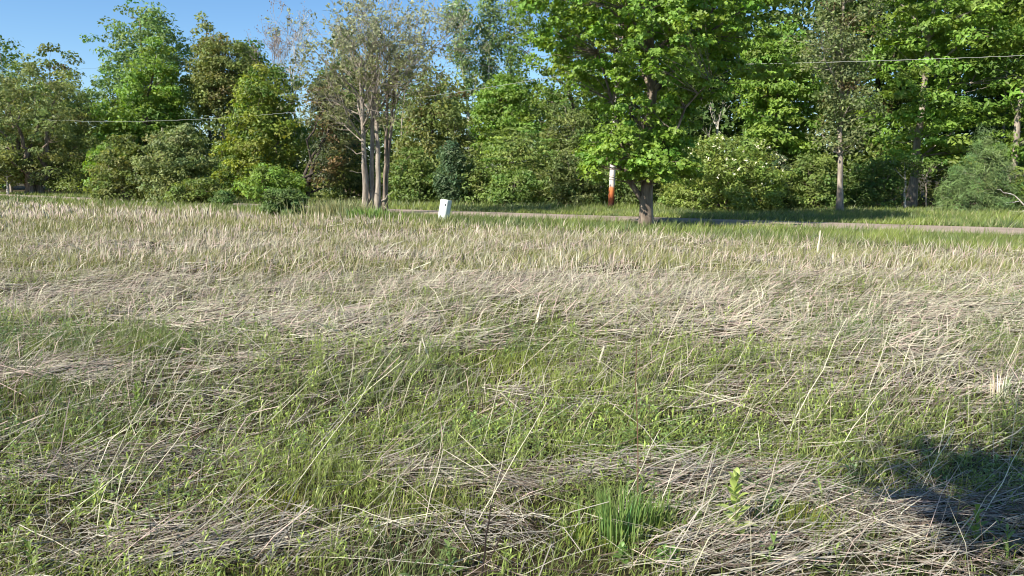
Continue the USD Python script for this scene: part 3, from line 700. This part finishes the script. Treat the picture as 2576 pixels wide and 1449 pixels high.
def box_rounded(x, y, z0, z1, taper=1.0, bev=.02):
    pr = [(-x + bev, -y), (x - bev, -y), (x, -y + bev), (x, y - bev), (x - bev, y), (-x + bev, y), (-x, y - bev), (-x, -y + bev)]
    lv = [(z0, 1.0), (z1 - bev, taper), (z1, taper * .93)]
    v = np.array([(a * s, b * s, z) for z, s in lv for a, b in pr])
    f = []
    for i in range(2):
        for k in range(8):
            a, b = i * 8 + k, i * 8 + (k + 1) % 8
            f += [[a, b, a + 8], [b, b + 8, a + 8]]
    f += [[16, 16 + k, 16 + k + 1] for k in range(1, 7)] + [[0, k + 1, k] for k in range(1, 7)]
    return v, np.array(f)


def turned(vf):
    v, f = vf
    c, s = math.cos(ang), math.sin(ang)
    v = v @ np.array([[c, -s, 0], [s, c, 0], [0, 0, 1]]).T
    c, s = math.cos(tilt), math.sin(tilt)
    v = v @ np.array([[c, 0, s], [0, 1, 0], [-s, 0, c]]).T
    return v, f


mk(T, 'cabinet', turned(box_rounded(sx, sy, -.1, h - .12)), 'pedestal_paint')
mk(T, 'lid', turned(box_rounded(sx * 1.05, sy * 1.05, h - .123, h, .96)), 'pedestal_paint')
v, f = box_rounded(sx * .80, .006, .3, h - .2, 1.0, .004); mk(T, 'door', turned((v + [0, -sy - .003, 0], f)), 'pedestal_paint')
v, f = box_rounded(.012, .012, .55, .62, 1.0, .004); mk(T, 'latch', turned((v + [sx * .6, -sy - .016, 0], f)), 'dark_line')

# dead fallen branch at the right edge
b = at(2566, 534, 31.5); b[2] = 0
T = thing('fallen_branch', 'bleached dead branch lying forked in the grass at the right picture edge', 'branch', b)
for a, c, r in [((.5, 0, .05), (-.3, 0, .75), .045), ((-.3, 0, .75), (-1.0, .1, 1.0), .022), ((.3, -.1, .1), (-.65, -.2, .12), .04), ((-.1, 0, .5), (-.75, -.2, .45), .02), ((.35, 0, .12), (.1, -.3, .45), .02)]:
    mk(T, 'bough', tube(wander(rng, np.array(a), np.array(c), 6, .06), np.linspace(r, r * .35, 6), 6, rng, .08), 'bark_pale', smooth=True)

# ------------------------------------------------------------------ the field
rng = np.random.default_rng(41)
HALF = .74


def spots(D0, D1, dens, xlim=None):
    """random ground points in the part of the field between two distances"""
    if xlim is None:
        area = HALF * (D1 ** 2 - D0 ** 2) + 3.0 * (D1 - D0)
        n = int(area * dens)
        D = np.sqrt(rng.uniform(D0 ** 2, D1 ** 2, n))
        x = rng.uniform(-1, 1, n) * (HALF * D + 1.2)
    else:
        n = int((xlim[1] - xlim[0]) * (D1 - D0) * dens)
        D = rng.uniform(D0, D1, n); x = rng.uniform(xlim[0], xlim[1], n)
    return x, D


def n2(x, y, s, seed):
    return meshkit.noise(np.stack([x * s, y * s, np.zeros_like(x)], -1), seed)


def f2(x, y, s, seed):
    return meshkit.fbm(np.stack([x * s, y * s, np.zeros_like(x)], -1), 3, seed)


def to_px(x, y):
    """the picture place of a ground point (only used to read the field's measured make-up)"""
    c, s = math.cos(PITCH), math.sin(PITCH)
    dep = y * c + CAMH * s
    return CX + FPX * x / dep, CY - FPX * (y * s - CAMH * c) / dep


# mats of flattened stalks measured in the photograph: (centre, half length across, half depth, strength), as places on the ground
def on_ground(px, py, rx, ry):
    g = ground(px, py)
    return g[0], g[1], rx * g[1] / FPX, (ground(px, py - ry)[1] - ground(px, py + ry)[1]) / 2


MATS = [on_ground(*m) for m in [(1650, 1205, 560, 38), (1050, 1190, 170, 50), (2120, 1255, 330, 50), (2330, 1300, 330, 60), (450, 1360, 520, 45), (1150, 1335, 380, 40), (1900, 1385, 420, 30), (120, 1200, 170, 50), (150, 945, 210, 32), (560, 960, 120, 50),
                          (2430, 1420, 250, 30), (1320, 990, 90, 30), (1470, 1015, 110, 30), (1500, 850, 110, 25), (1200, 860, 180, 30), (550, 820, 300, 40), (2450, 800, 220, 40), (250, 740, 260, 20), (1000, 830, 150, 30), (180, 1330, 200, 40), (350, 1150, 200, 25), (1750, 1440, 400, 20)]]


def mat_at(x, y):
    wob = (f2(x, y, 2.2, 51) - .5)
    m = np.zeros_like(x)
    for cx, cy, rx, ry in MATS:
        d = ((x - cx) / rx) ** 2 + ((y - cy) / ry) ** 2
        m = np.maximum(m, np.clip((1.4 - d) * .45 + wob * 1.9, 0, .8))
    return m


def verge(x, y):
    """1 beside the road, 0 out in the field"""
    e = road_far(x) - ROAD_DEPTH - y + 1.2 * (f2(x, y, .5, 52) - .5) * 2
    w = np.interp(x, [-30, -12, -5, 5, 15], [8.0, 7.5, 7.5, 9.0, 7.0])
    return np.clip((w - e) / 4.0, 0, 1)


def green_at(x, y):
    g = np.interp(y, [0, 3.2, 4.2, 5.0, 6.0, 7.0, 9, 12, 20, 60], [.6, .7, .85, .9, .8, .58, .52, .62, .66, .66])
    return np.clip(g + 1.9 * (f2(x, y, .55, 53) - .5) + .9 * (f2(x, y, 2.2, 54) - .5), 0, 1)


def dry_at(x, y):
    return np.clip(np.interp(y, [0, 4, 5.5, 7, 9, 60], [.45, .4, .45, .75, .95, .95]) - 1.9 * (f2(x, y, .55, 53) - .5) - .8 * (f2(x, y, 2.2, 54) - .5), .04, 1) * (1 - .93 * verge(x, y))


OFFROAD = lambda x, y, m=.05: (y < road_far(x) - ROAD_DEPTH - m) | (y > road_far(x) + m)
G_YEL, G_MID, G_BLUE, G_OLV, G_DRY = np.array((.21, .265, .055)), np.array((.125, .18, .046)), np.array((.10, .145, .075)), np.array((.205, .225, .065)), np.array((.33, .30, .15))


def put(name, sets, mat, label, cat):
    V, F, C, n = [], [], [], 0
    for v, f, c in sets:
        V.append(v); F.append(f + n); C.append(c); n += len(v)
    V, F, C = np.vstack(V), np.vstack(F), np.vstack(C)
    mk('/World', name, (V, F), mat, C, label=label, cat=cat, kind='stuff')
    print(name, len(F))


def green_blades(D0, D1, dens, hmin, hmax, w, levels, xlim=None):
    x, y = spots(D0, D1, dens, xlim)
    g = green_at(x, y) * (1 - .75 * mat_at(x, y)) if D0 < 14 else green_at(x, y)
    vg = verge(x, y)
    g = np.maximum(g, vg)
    far = y > road_far(x)
    g = np.where(far, 1, g)
    k = (rng.uniform(0, 1, len(x)) < g) & OFFROAD(x, y)
    x, y, vg, far = x[k], y[k], vg[k], far[k]
    n = len(x)
    tuft = .6 + .9 * n2(x, y, 1.8, 57) * n2(x, y, 7.0, 58) * 1.6
    h = rng.uniform(hmin, hmax, n) * tuft * np.where(far, .85, 1 + .15 * np.clip(vg * 1.5 - .5, 0, 1))
    az = rng.uniform(0, 2 * np.pi, n); ln = h * rng.uniform(.15, .75, n)
    lean = np.stack([np.cos(az) * ln + .22 * h, np.sin(az) * ln], 1)
    p = np.stack([x, y, terrain(x, y) - .005], 1)
    v, f, kk = blades(p, h, w * rng.uniform(.6, 1.4, n), lean, rng, levels)
    a, b, s = n2(x, y, .55, 59)[:, None], n2(x, y, 2.0, 60)[:, None], np.clip((y - 7.5) / 5, 0, 1)[:, None] * (1 - vg[:, None]) * (1 - far[:, None])
    c = G_MID + (G_YEL - G_MID) * np.clip(1.6 * a - .3, 0, 1)
    c = c + (G_BLUE - c) * np.clip(1.5 * b - .75, 0, .8)
    c = c + (G_OLV - c) * s * .7
    dry = rng.uniform(0, 1, (n, 1)) < (.10 + .3 * s)
    c = np.where(dry, G_DRY, c) * (1 + .17 * rng.standard_normal((n, 1)))
    return v, f, np.repeat(np.clip(c, .01, .8), kk, 0)


put('green_grass', [green_blades(1.6, 4, 2100, .03, .11, .0040, 2), green_blades(4, 7, 1500, .03, .11, .0050, 2), green_blades(7, 12, 800, .04, .14, .007, 1),
                    green_blades(12, 20, 560, .06, .20, .012, 1), green_blades(20, 36, 200, .08, .25, .022, 1), green_blades(30, 66, 48, .12, .32, .045, 1, (-46, -9)), green_blades(34, 44, 60, .15, .4, .04, 1, (-9, 8)), green_blades(18, 34, 60, .12, .34, .035, 1, (14, 24))],
    'grass_blade', 'short green grass growing through the dry stalks over the whole field and road verges', 'grass')

S_TAN, S_PINK, S_GREY, S_PALE, S_BROWN = np.array((.41, .39, .27)), np.array((.50, .385, .325)), np.array((.33, .305, .25)), np.array((.60, .565, .42)), np.array((.13, .10, .075))


def straw_color(x, y, grey=0.0, pink=.3):
    n = len(x)
    u = rng.uniform(0, 1, (n, 1))
    c = np.where(u < .45, S_TAN, np.where(u < .45 + pink, S_PINK, S_PALE))
    g = rng.uniform(0, 1, (n, 1)) < grey
    c = np.where(g, np.where(rng.uniform(0, 1, (n, 1)) < .45, S_BROWN, S_GREY), c)
    return np.clip(c * (1 + .16 * rng.standard_normal((n, 1))), .02, .85)


def standing(D0, D1, dens, hmin, hmax, w, lean_k, xlim=None, pink=.3):
    x, y = spots(D0, D1, dens, xlim)
    k = (rng.uniform(0, 1, len(x)) < dry_at(x, y)) & (y < road_far(x) - ROAD_DEPTH - .3)
    x, y = x[k], y[k]; n = len(x)
    h = rng.uniform(hmin, hmax, n) * rng.uniform(.4, 1.15, n) * (.45 + 1.1 * f2(x, y, .8, 61))
    ln = h * lean_k * rng.standard_normal(n)
    wind = (n2(x, y, .6, 67) - .25) * 2.6 * np.clip(1.5 - y / 20, .45, 1)
    lean = np.stack([ln + h * lean_k * wind * rng.uniform(.2, 1.2, n), h * lean_k * rng.standard_normal(n)], 1)
    p = np.stack([x, y, terrain(x, y) - .01], 1)
    v, f, kk = blades(p, h, w * rng.uniform(.6, 1.5, n), lean, rng, 2, rng.standard_normal(n) * .6)
    return v, f, np.repeat(straw_color(x, y, .12, pink), kk, 0)


put('standing_straw', [standing(2.2, 4.5, 46, .12, .5, .0028, .6), standing(4.5, 7.5, 85, .12, .48, .0032, .6), standing(7.5, 12, 95, .1, .38, .0046, .6), standing(12, 20, 88, .10, .34, .0085, .36, None, .45), standing(20, 34, 46, .12, .34, .014, .2, None, .55), standing(26, 47, 26, .15, .4, .027, .2, (-36, -9), .5), standing(47, 62, 10, .2, .42, .045, .15, (-48, -22), .5)],
    'straw', 'dry tan and pinkish straw standing over the middle and far field', 'dry grass')


def lying(D0, D1, dens, base, lmin, lmax, r, xlim=None, rise=.05, flow=.35, grey_k=.55, bent=False):
    x, y = spots(D0, D1, dens, xlim)
    m = mat_at(x, y)
    w = np.clip(m + base * dry_at(x, y) + .05, 0, 1)
    k = (rng.uniform(0, 1, len(x)) < w) & (y < road_far(x) - ROAD_DEPTH - .5) & (verge(x, y) < .5)
    x, y, m = x[k], y[k], m[k]; n = len(x)
    L = rng.uniform(lmin, lmax, n) * rng.uniform(.4, 1.1, n)
    a = (n2(x, y, .9, 62) - .5) * 2.2 + flow * rng.standard_normal(n)
    wild = rng.uniform(0, 1, n) < .22
    a = np.where(wild, rng.uniform(-np.pi, np.pi, n), a)
    el = np.abs(rng.standard_normal(n)) * .14 + np.where(rng.uniform(0, 1, n) < .22, rng.uniform(.1, .6, n), 0)
    d = np.stack([np.cos(a) * np.cos(el), np.sin(a) * np.cos(el), np.sin(el)], 1)
    z = terrain(x, y) + .012 + np.abs(rng.standard_normal(n)) * rise * (.35 + m)
    c0 = np.stack([x, y, z], 1)
    p0, p1 = c0 - d * L[:, None] * .5, c0 + d * L[:, None] * .5
    low = np.minimum(p0[:, 2], p1[:, 2]) - (terrain(x, y) + .006)
    p0[:, 2] -= np.minimum(low, 0); p1[:, 2] -= np.minimum(low, 0)
    rr = r * np.where(rng.uniform(0, 1, n) < .16, rng.uniform(1.3, 2.0, n), rng.uniform(.5, 1.1, n))
    v, f, kk = sticks(p0, p1, rr, rr * .6, rng.standard_normal((n, 3)) * L[:, None] * np.array([.055, .055, .03]), not bent)
    return v, f, np.repeat(straw_color(x, y, grey_k), kk, 0)


put('flattened_straw', [lying(1.8, 4.3, 1250, .45, .15, .65, .0019, rise=.05, flow=.6, grey_k=.87, bent=True), lying(4.3, 6.6, 720, .5, .12, .6, .0024, rise=.055, flow=.6, grey_k=.68), lying(6.6, 12, 380, .8, .15, .5, .0032, rise=.06, grey_k=.4, flow=.6), lying(12, 20, 60, .75, .2, .6, .0055, rise=.07, grey_k=.3, flow=.6), lying(20, 34, 12, .75, .2, .6, .009, rise=.09, grey_k=.2, flow=.7)],
    'straw', 'flattened mats of old grey brown and tan stalks lying across the field', 'dry grass')


# leafy shoots (goldenrod) of the near green patches
def shoots(D0, D1, dens, lw):
    x, y = spots(D0, D1, dens)
    g = green_at(x, y) * (1 - .8 * mat_at(x, y)) * np.clip((n2(x, y, .7, 63) * 1.9 - .25), .12, 1)
    k = (rng.uniform(0, 1, len(x)) < g)
    x, y = x[k], y[k]; n = len(x)
    big = np.clip(np.exp(.38 * rng.standard_normal(n)), .45, 2.1)
    kind = (rng.uniform(0, 1, n) + (n2(x, y, 1.1, 68) - .5) * 1.2)
    slim = np.where(kind < .38, .45, np.where(kind > .85, 1.5, 1.0))
    h = rng.uniform(.05, .14, n) * big * (.5 + .9 * n2(x, y, 1.5, 66)) * np.where(kind < .38, 1.25, 1)
    z0 = terrain(x, y)
    lean = rng.standard_normal((n, 2)) * .15 * h[:, None] + np.stack([.15 * h, 0 * h], 1)
    per = 10
    t = np.tile(np.linspace(.15, 1, per), (n, 1)) + rng.uniform(-.03, .03, (n, per))
    az = np.arange(per)[None] * 2.4 + rng.uniform(0, 6.28, (n, 1)) + rng.standard_normal((n, per)) * .3
    L = (.072 * (1.05 - .6 * t ** 2)) * rng.uniform(.7, 1.3, (n, per)) * (h / .14)[:, None] ** .6 * np.where(kind < .38, 1.3, np.where(kind > .85, .75, 1))[:, None]
    el = np.where(kind < .38, .55, np.where(kind > .85, .05, .25))[:, None] + .9 * t ** 2 + rng.standard_normal((n, per)) * .18
    d = np.stack([np.cos(az) * np.cos(el), np.sin(az) * np.cos(el), np.sin(el)], -1)
    b = np.stack([x[:, None] + lean[:, :1] * t, y[:, None] + lean[:, 1:] * t, z0[:, None] + h[:, None] * t * .92], -1)
    side = np.stack([-np.sin(az), np.cos(az), 0 * az], -1) * (lw * slim[:, None] * rng.uniform(.7, 1.3, (n, per)))[..., None]
    mid = b + d * (L * .5)[..., None]
    tip = b + d * L[..., None] - np.stack([0 * L, 0 * L, L * .22], -1)
    v = np.stack([b, mid - side, mid + side, tip], 2).reshape(-1, 3)
    f = (np.array([[0, 1, 2], [1, 3, 2]])[None] + (np.arange(n * per) * 4)[:, None, None]).reshape(-1, 3)
    a = n2(x, y, .6, 64)[:, None]
    c = np.array((.105, .16, .05)) + (np.array((.30, .39, .085)) - np.array((.105, .16, .05))) * np.clip(1.8 * a - .35, 0, 1)
    c = np.where((kind > .85)[:, None], c * .5 + np.array([.04, .085, .04]), np.where((kind < .38)[:, None], c * .72 + np.array([.045, .045, .03]), c))
    c = np.repeat(c * (1 + .2 * rng.standard_normal((n, 1))), per, 0)[:] * (1 + .25 * (t.reshape(-1, 1) - .6))
    st = sticks(np.stack([x, y, z0 - .01], 1), np.stack([x + lean[:, 0], y + lean[:, 1], z0 + h * .93], 1), np.full(n, .0022), np.full(n, .0012))
    vv = np.vstack([v, st[0]]); ff = np.vstack([f, st[1] + len(v)])
    cc = np.vstack([np.repeat(c, 4, 0), np.repeat(np.tile([.14, .17, .06], (n, 1)), 9, 0)])
    return vv, ff, np.clip(cc, .01, .8)


put('leafy_shoots', [shoots(1.8, 4.4, 290, .0042), shoots(4.4, 7.5, 230, .0050), shoots(7.5, 11, 80, .0065)], 'grass_blade', 'low leafy green shoots filling the near field between the dry mats', 'plant cover')


# ------------------------------------------------------------------ single plants and stalks of the foreground
def stalk(base_px, tip_px, group, label, color, r=.003, kink=None, away=0.0, name='dry_stalk'):
    """one dry stem from a root on the ground to a tip seen at tip_px, leaning sideways (and away from the camera by 'away' of its height)"""
    b = ground(*base_px)
    D = b[1]
    tip = at(tip_px[0], tip_px[1], D + away)
    b[2] = terrain(b[0], b[1]) - .01
    T = None
    if kink is None:
        pts = wander(rng, b, tip, 6, .014)
    else:
        k2 = at(kink[0], kink[1], D - .08)
        k2[2] = max(k2[2], .02)
        pts = np.vstack([wander(rng, b, tip, 5, .02), wander(rng, tip, k2, 5, .02)[1:]])
    col = np.asarray(color) * (1 + .12 * rng.standard_normal())
    v, f = tube(pts - b, np.linspace(r, r * .55, len(pts)), 5)
    p = path_for('/World', name)
    x = UsdGeom.Xform.Define(stage, p); x.AddTranslateOp().Set(Gf.Vec3d(*map(float, b)))
    tag(x.GetPrim(), label, 'stalk', group)
    mk(p, 'stem', (v, f), 'straw', np.tile(col, (len(v), 1)))
    return p


LEAN = [((955, 1000), (1150, 720)), ((720, 1230), (1010, 850)), ((230, 1235), (500, 760)), ((1010, 1190), (1080, 1140)), ((1180, 1330), (1375, 1010)), ((1230, 1260), (1300, 1010)), ((1095, 1180), (1120, 1060)),
        ((1720, 1400), (1905, 985)), ((1905, 1330), (1960, 1130)), ((1745, 1240), (1800, 1130)), ((1650, 1300), (1700, 1160)), ((2290, 1010), (2460, 690)), ((2180, 1000), (2250, 780)), ((1650, 960), (1740, 700)),
        ((430, 1010), (560, 830)), ((475, 1000), (640, 780)), ((395, 1050), (520, 880)), ((640, 960), (780, 760)), ((870, 1010), (905, 800)), ((1290, 1000), (1360, 760)), ((1210, 1120), (1265, 930)), ((1340, 1000), (1400, 870)),
        ((100, 1330), (330, 1170)), ((560, 1310), (700, 1210)), ((830, 1330), (1080, 1130)), ((2440, 1360), (2570, 1120)), ((2310, 1240), (2400, 1080)), ((2090, 1150), (2240, 950)), ((2060, 1010), (2130, 830)), ((2390, 930), (2440, 820)),
        ((60, 1100), (190, 940)), ((300, 1280), (480, 1060)), ((1540, 1300), (1660, 1080)), ((1450, 1130), (1530, 930)), ((2350, 1180), (2390, 1010)), ((1975, 1100), (2130, 800)), ((240, 1190), (420, 1000)), ((1600, 1180), (1660, 1080))]
def area(px, py):
    if py > 1150:
        return ['the bottom left mat', 'the mat left of the black forked stem', 'the mat just right of the black forked stem', 'the ground around the tall green tuft', 'the lower right corner'][int(np.searchsorted([650, 1150, 1500, 2000], px))]
    return ['the left green patch', 'the green field left of the middle', 'the green middle of the field', 'the green field at the right'][int(np.searchsorted([700, 1150, 1700], px))]


for b, t in LEAN:
    stalk(b, t, 'dry stalks leaning over ' + area(*b), 'thin dry stalk leaning right over ' + area(*b), S_PALE if rng.uniform() < .6 else S_TAN, r=rng.uniform(.0016, .0027), away=rng.uniform(-.1, .25))
KINK = [((500, 1330), (535, 1250), (640, 1330)), ((720, 1390), (745, 1270), (850, 1330)), ((960, 1350), (1000, 1195), (1120, 1300)), ((1060, 1330), (1115, 1130), (1230, 1200)), ((20, 1400), (50, 1320), (210, 1400)), ((2130, 1250), (2230, 1160), (2470, 1280)), ((1430, 1340), (1470, 1290), (1700, 1370)),
        ((1345, 1020), (1385, 975), (1435, 1035)), ((840, 1380), (860, 1270), (1020, 1320)), ((190, 1300), (260, 1260), (420, 1370)), ((1710, 1340), (1745, 1270), (1840, 1330))]
for b, t, k in KINK:
    stalk(b, t, 'snapped stalks over ' + area(*b), 'snapped dry stalk peaked over ' + area(*b), S_PALE if rng.uniform() < .5 else S_TAN, r=.0022, kink=k)
stalk((1052, 908), (1058, 858), None, 'short thick pale stub, left one of a pair in the green mid field', S_PALE, r=.012, name='dry_stub')
stalk((1082, 905), (1062, 850), None, 'flat pale broken stem, right one of a pair in the green mid field', S_PALE, r=.01, name='dry_stub')
stalk((1350, 815), (1360, 765), None, 'stout pale broken stem standing near the middle of the field', S_PALE, r=.014, name='dry_stub')
stalk((1500, 925), (1520, 870), None, 'pale broken stem beside the grey mat right of the middle', S_PALE, r=.012, name='dry_stub')
stalk((2055, 645), (2064, 580), None, 'tall pale single stem standing before the road on the right', S_PALE, r=.022, name='dry_stub')
stalk((1605, 1320), (1602, 870), None, 'dark reddish upright bare stem above the green tuft', (.12, .07, .045), r=.0035, name='tall_weed')
stalk((1640, 1180), (1632, 960), None, 'fine dark upright stem right of the reddish stem', (.1, .075, .045), r=.0022, name='tall_weed')
stalk((1212, 1446), (1235, 1270), None, 'black bare forked stem at the lower picture edge left of the middle', (.03, .022, .02), r=.005, name='bare_weed')
stalk((1222, 1400), (1105, 1180), None, 'thin black twig crossing upward left from the forked black stem', (.035, .027, .022), r=.0028, name='bare_weed')
stalk((1218, 1420), (1300, 1260), None, 'thin black twig leaning right beside the forked black stem', (.04, .03, .025), r=.003, name='bare_weed')


def bundle(name, label, cat, px, py, n, hmin, hmax, spread, w, color, mat='grass_blade', lean=.35, bias=0.0, part_name='blades', levels=2):
    g = ground(px, py); g[2] = terrain(g[0], g[1])
    T = thing(name, label, cat, g)
    x, y = rng.standard_normal(n) * spread, rng.standard_normal(n) * spread * .8
    h = rng.uniform(hmin, hmax, n)
    az = np.arctan2(y, x) + rng.standard_normal(n) * .8
    ln = h * lean * rng.uniform(.1, 1.2, n)
    v, f, kk = blades(np.stack([x, y, 0 * x - .01], 1), h, w * rng.uniform(.7, 1.3, n), np.stack([np.cos(az) * ln + bias * h, np.sin(az) * ln], 1), rng, 2)
    mk(T, part_name, (v, f), mat, np.repeat(jitter(rng, color, n, .14), kk, 0), kind='stuff')


bundle('grass_tuft', 'tall upright blue green grass tuft in the lower middle right', 'grass tuft', 1555, 1345, 150, .14, .30, .055, .0058, (.165, .255, .07), lean=.3)
bundle('grass_tuft', 'second upright green grass tuft close right of the tall one', 'grass tuft', 1640, 1330, 90, .1, .24, .045, .0055, (.165, .25, .065), lean=.3)
bundle('grass_tuft', 'yellow green tuft at the lower left of the tall upright tuft', 'grass tuft', 1455, 1345, 80, .06, .14, .05, .005, (.19, .25, .05), lean=.5)
bundle('grass_tuft', 'soft yellow green grass patch below the shadow on the right', 'grass tuft', 2010, 1325, 220, .06, .14, .09, .0035, (.2, .24, .045), lean=.4)
bundle('grass_tuft', 'yellow green tuft beneath the peak of a snapped stalk left of the middle', 'grass tuft', 700, 1260, 120, .05, .12, .07, .004, (.24, .26, .05), lean=.5)
bundle('pale_grass_clump', 'bleached white dead grass clump at the right edge of the near field', 'grass tuft', 2512, 1005, 34, .08, .24, .035, .005, S_PALE, 'straw', .35)
bundle('tall_grass_clump', 'tall yellow green grass clump at the foot of the many stemmed tree', 'grass tuft', 850, 548, 620, .35, .8, .75, .022, (.27, .28, .13), lean=.4)
bundle('grass_tuft', 'green grass grown up against the leaning utility box', 'grass tuft', 1112, 562, 150, .2, .42, .22, .016, (.2, .23, .09), lean=.4)
bundle('tall_grass_clump', 'bright green grass around the right foot of the many stemmed tree', 'grass tuft', 925, 552, 260, .25, .5, .4, .03, (.17, .27, .07), lean=.4)


def leafy_plant(name, label, px, py, h, nl, ll, lw, color, el0=.5):
    g = ground(px, py); g[2] = terrain(g[0], g[1])
    T = thing(name, label, 'plant', g)
    st = wander(rng, np.array([0, 0, -.01]), np.array([rng.uniform(-.02, .03), 0, h * .9]), 5, .04)
    mk(T, 'stem', tube(st, np.linspace(.005, .002, 5), 5), 'grass_blade', np.tile(np.array(color) * .9, (25, 1)))
    for i in range(nl):
        t = .05 + .95 * i / max(nl - 1, 1)
        a = i * 2.4 + rng.uniform(-.3, .3)
        L = ll * (1.1 - .55 * t) * rng.uniform(.85, 1.15); W = lw * (1.05 - .5 * t)
        el = el0 + .75 * t + rng.uniform(-.15, .15)
        b = np.array([np.interp(t, np.linspace(0, 1, 5), st[:, k]) for k in range(3)])
        s = np.linspace(0, 1, 6)
        wd = W * np.array([.15, .7, 1, .9, .55, 0.02])
        dirv = np.array([math.cos(a) * math.cos(el), math.sin(a) * math.cos(el), math.sin(el)])
        sid = np.array([-math.sin(a), math.cos(a), 0])
        nn = np.cross(sid, dirv); nn = nn * np.sign(nn[2] + 1e-6)
        mid = b + dirv * (s * L)[:, None] - np.array([0, 0, 1]) * (.35 * L * s ** 2.2)[:, None]
        v = np.concatenate([mid - sid * wd[:, None] + nn * wd[:, None] * .35, mid, mid + sid * wd[:, None] + nn * wd[:, None] * .35])
        f = []
        for q in range(5):
            for o in (0, 6):
                f += [[o + q, o + q + 1, o + q + 6], [o + q + 1, o + q + 7, o + q + 6]]
        mk(T, 'leaf', (v, np.array(f)), 'grass_blade', np.tile(np.clip(np.array(color) * (1 + .1 * rng.standard_normal()), .01, .8), (18, 1)), smooth=True)


leafy_plant('broadleaf_weed', 'pale yellow green broad leaved weed standing upright in the lower right', 1852, 1352, .31, 26, .125, .026, (.34, .42, .12))
leafy_plant('broadleaf_weed', 'narrow leaved green weed at the lower right edge of the shadow', 2458, 1395, .2, 16, .115, .015, (.2, .3, .07))
leafy_plant('broadleaf_weed', 'slim green shoot in the bottom right corner', 2532, 1438, .17, 12, .09, .010, (.16, .25, .07))
leafy_plant('broadleaf_weed', 'little bright green shoot below the pale broad leaved weed', 1930, 1418, .13, 9, .08, .012, (.2, .3, .09))
leafy_plant('broadleaf_weed', 'bushy bright green shoot at the bottom left corner', 88, 1440, .16, 18, .1, .011, (.2, .28, .07))
leafy_plant('broadleaf_weed', 'leafy green shoot at the bottom, left of the black forked stem', 1130, 1425, .13, 12, .08, .010, (.15, .23, .07))
leafy_plant('broadleaf_weed', 'fresh green shoot above the grey mat at the left', 340, 1030, .2, 18, .11, .013, (.19, .28, .06))
for px, py in ((1655, 1405), (1690, 1410), (1570, 1395)):
    leafy_plant('trefoil_weed', {1655: 'low round leaved weed below the tall grass tuft', 1690: 'right one of the low round leaved weeds below the grass tuft', 1570: 'left one of the low round leaved weeds below the grass tuft'}[px], px, py, .07, 12, .06, .018, (.14, .25, .06), .15)
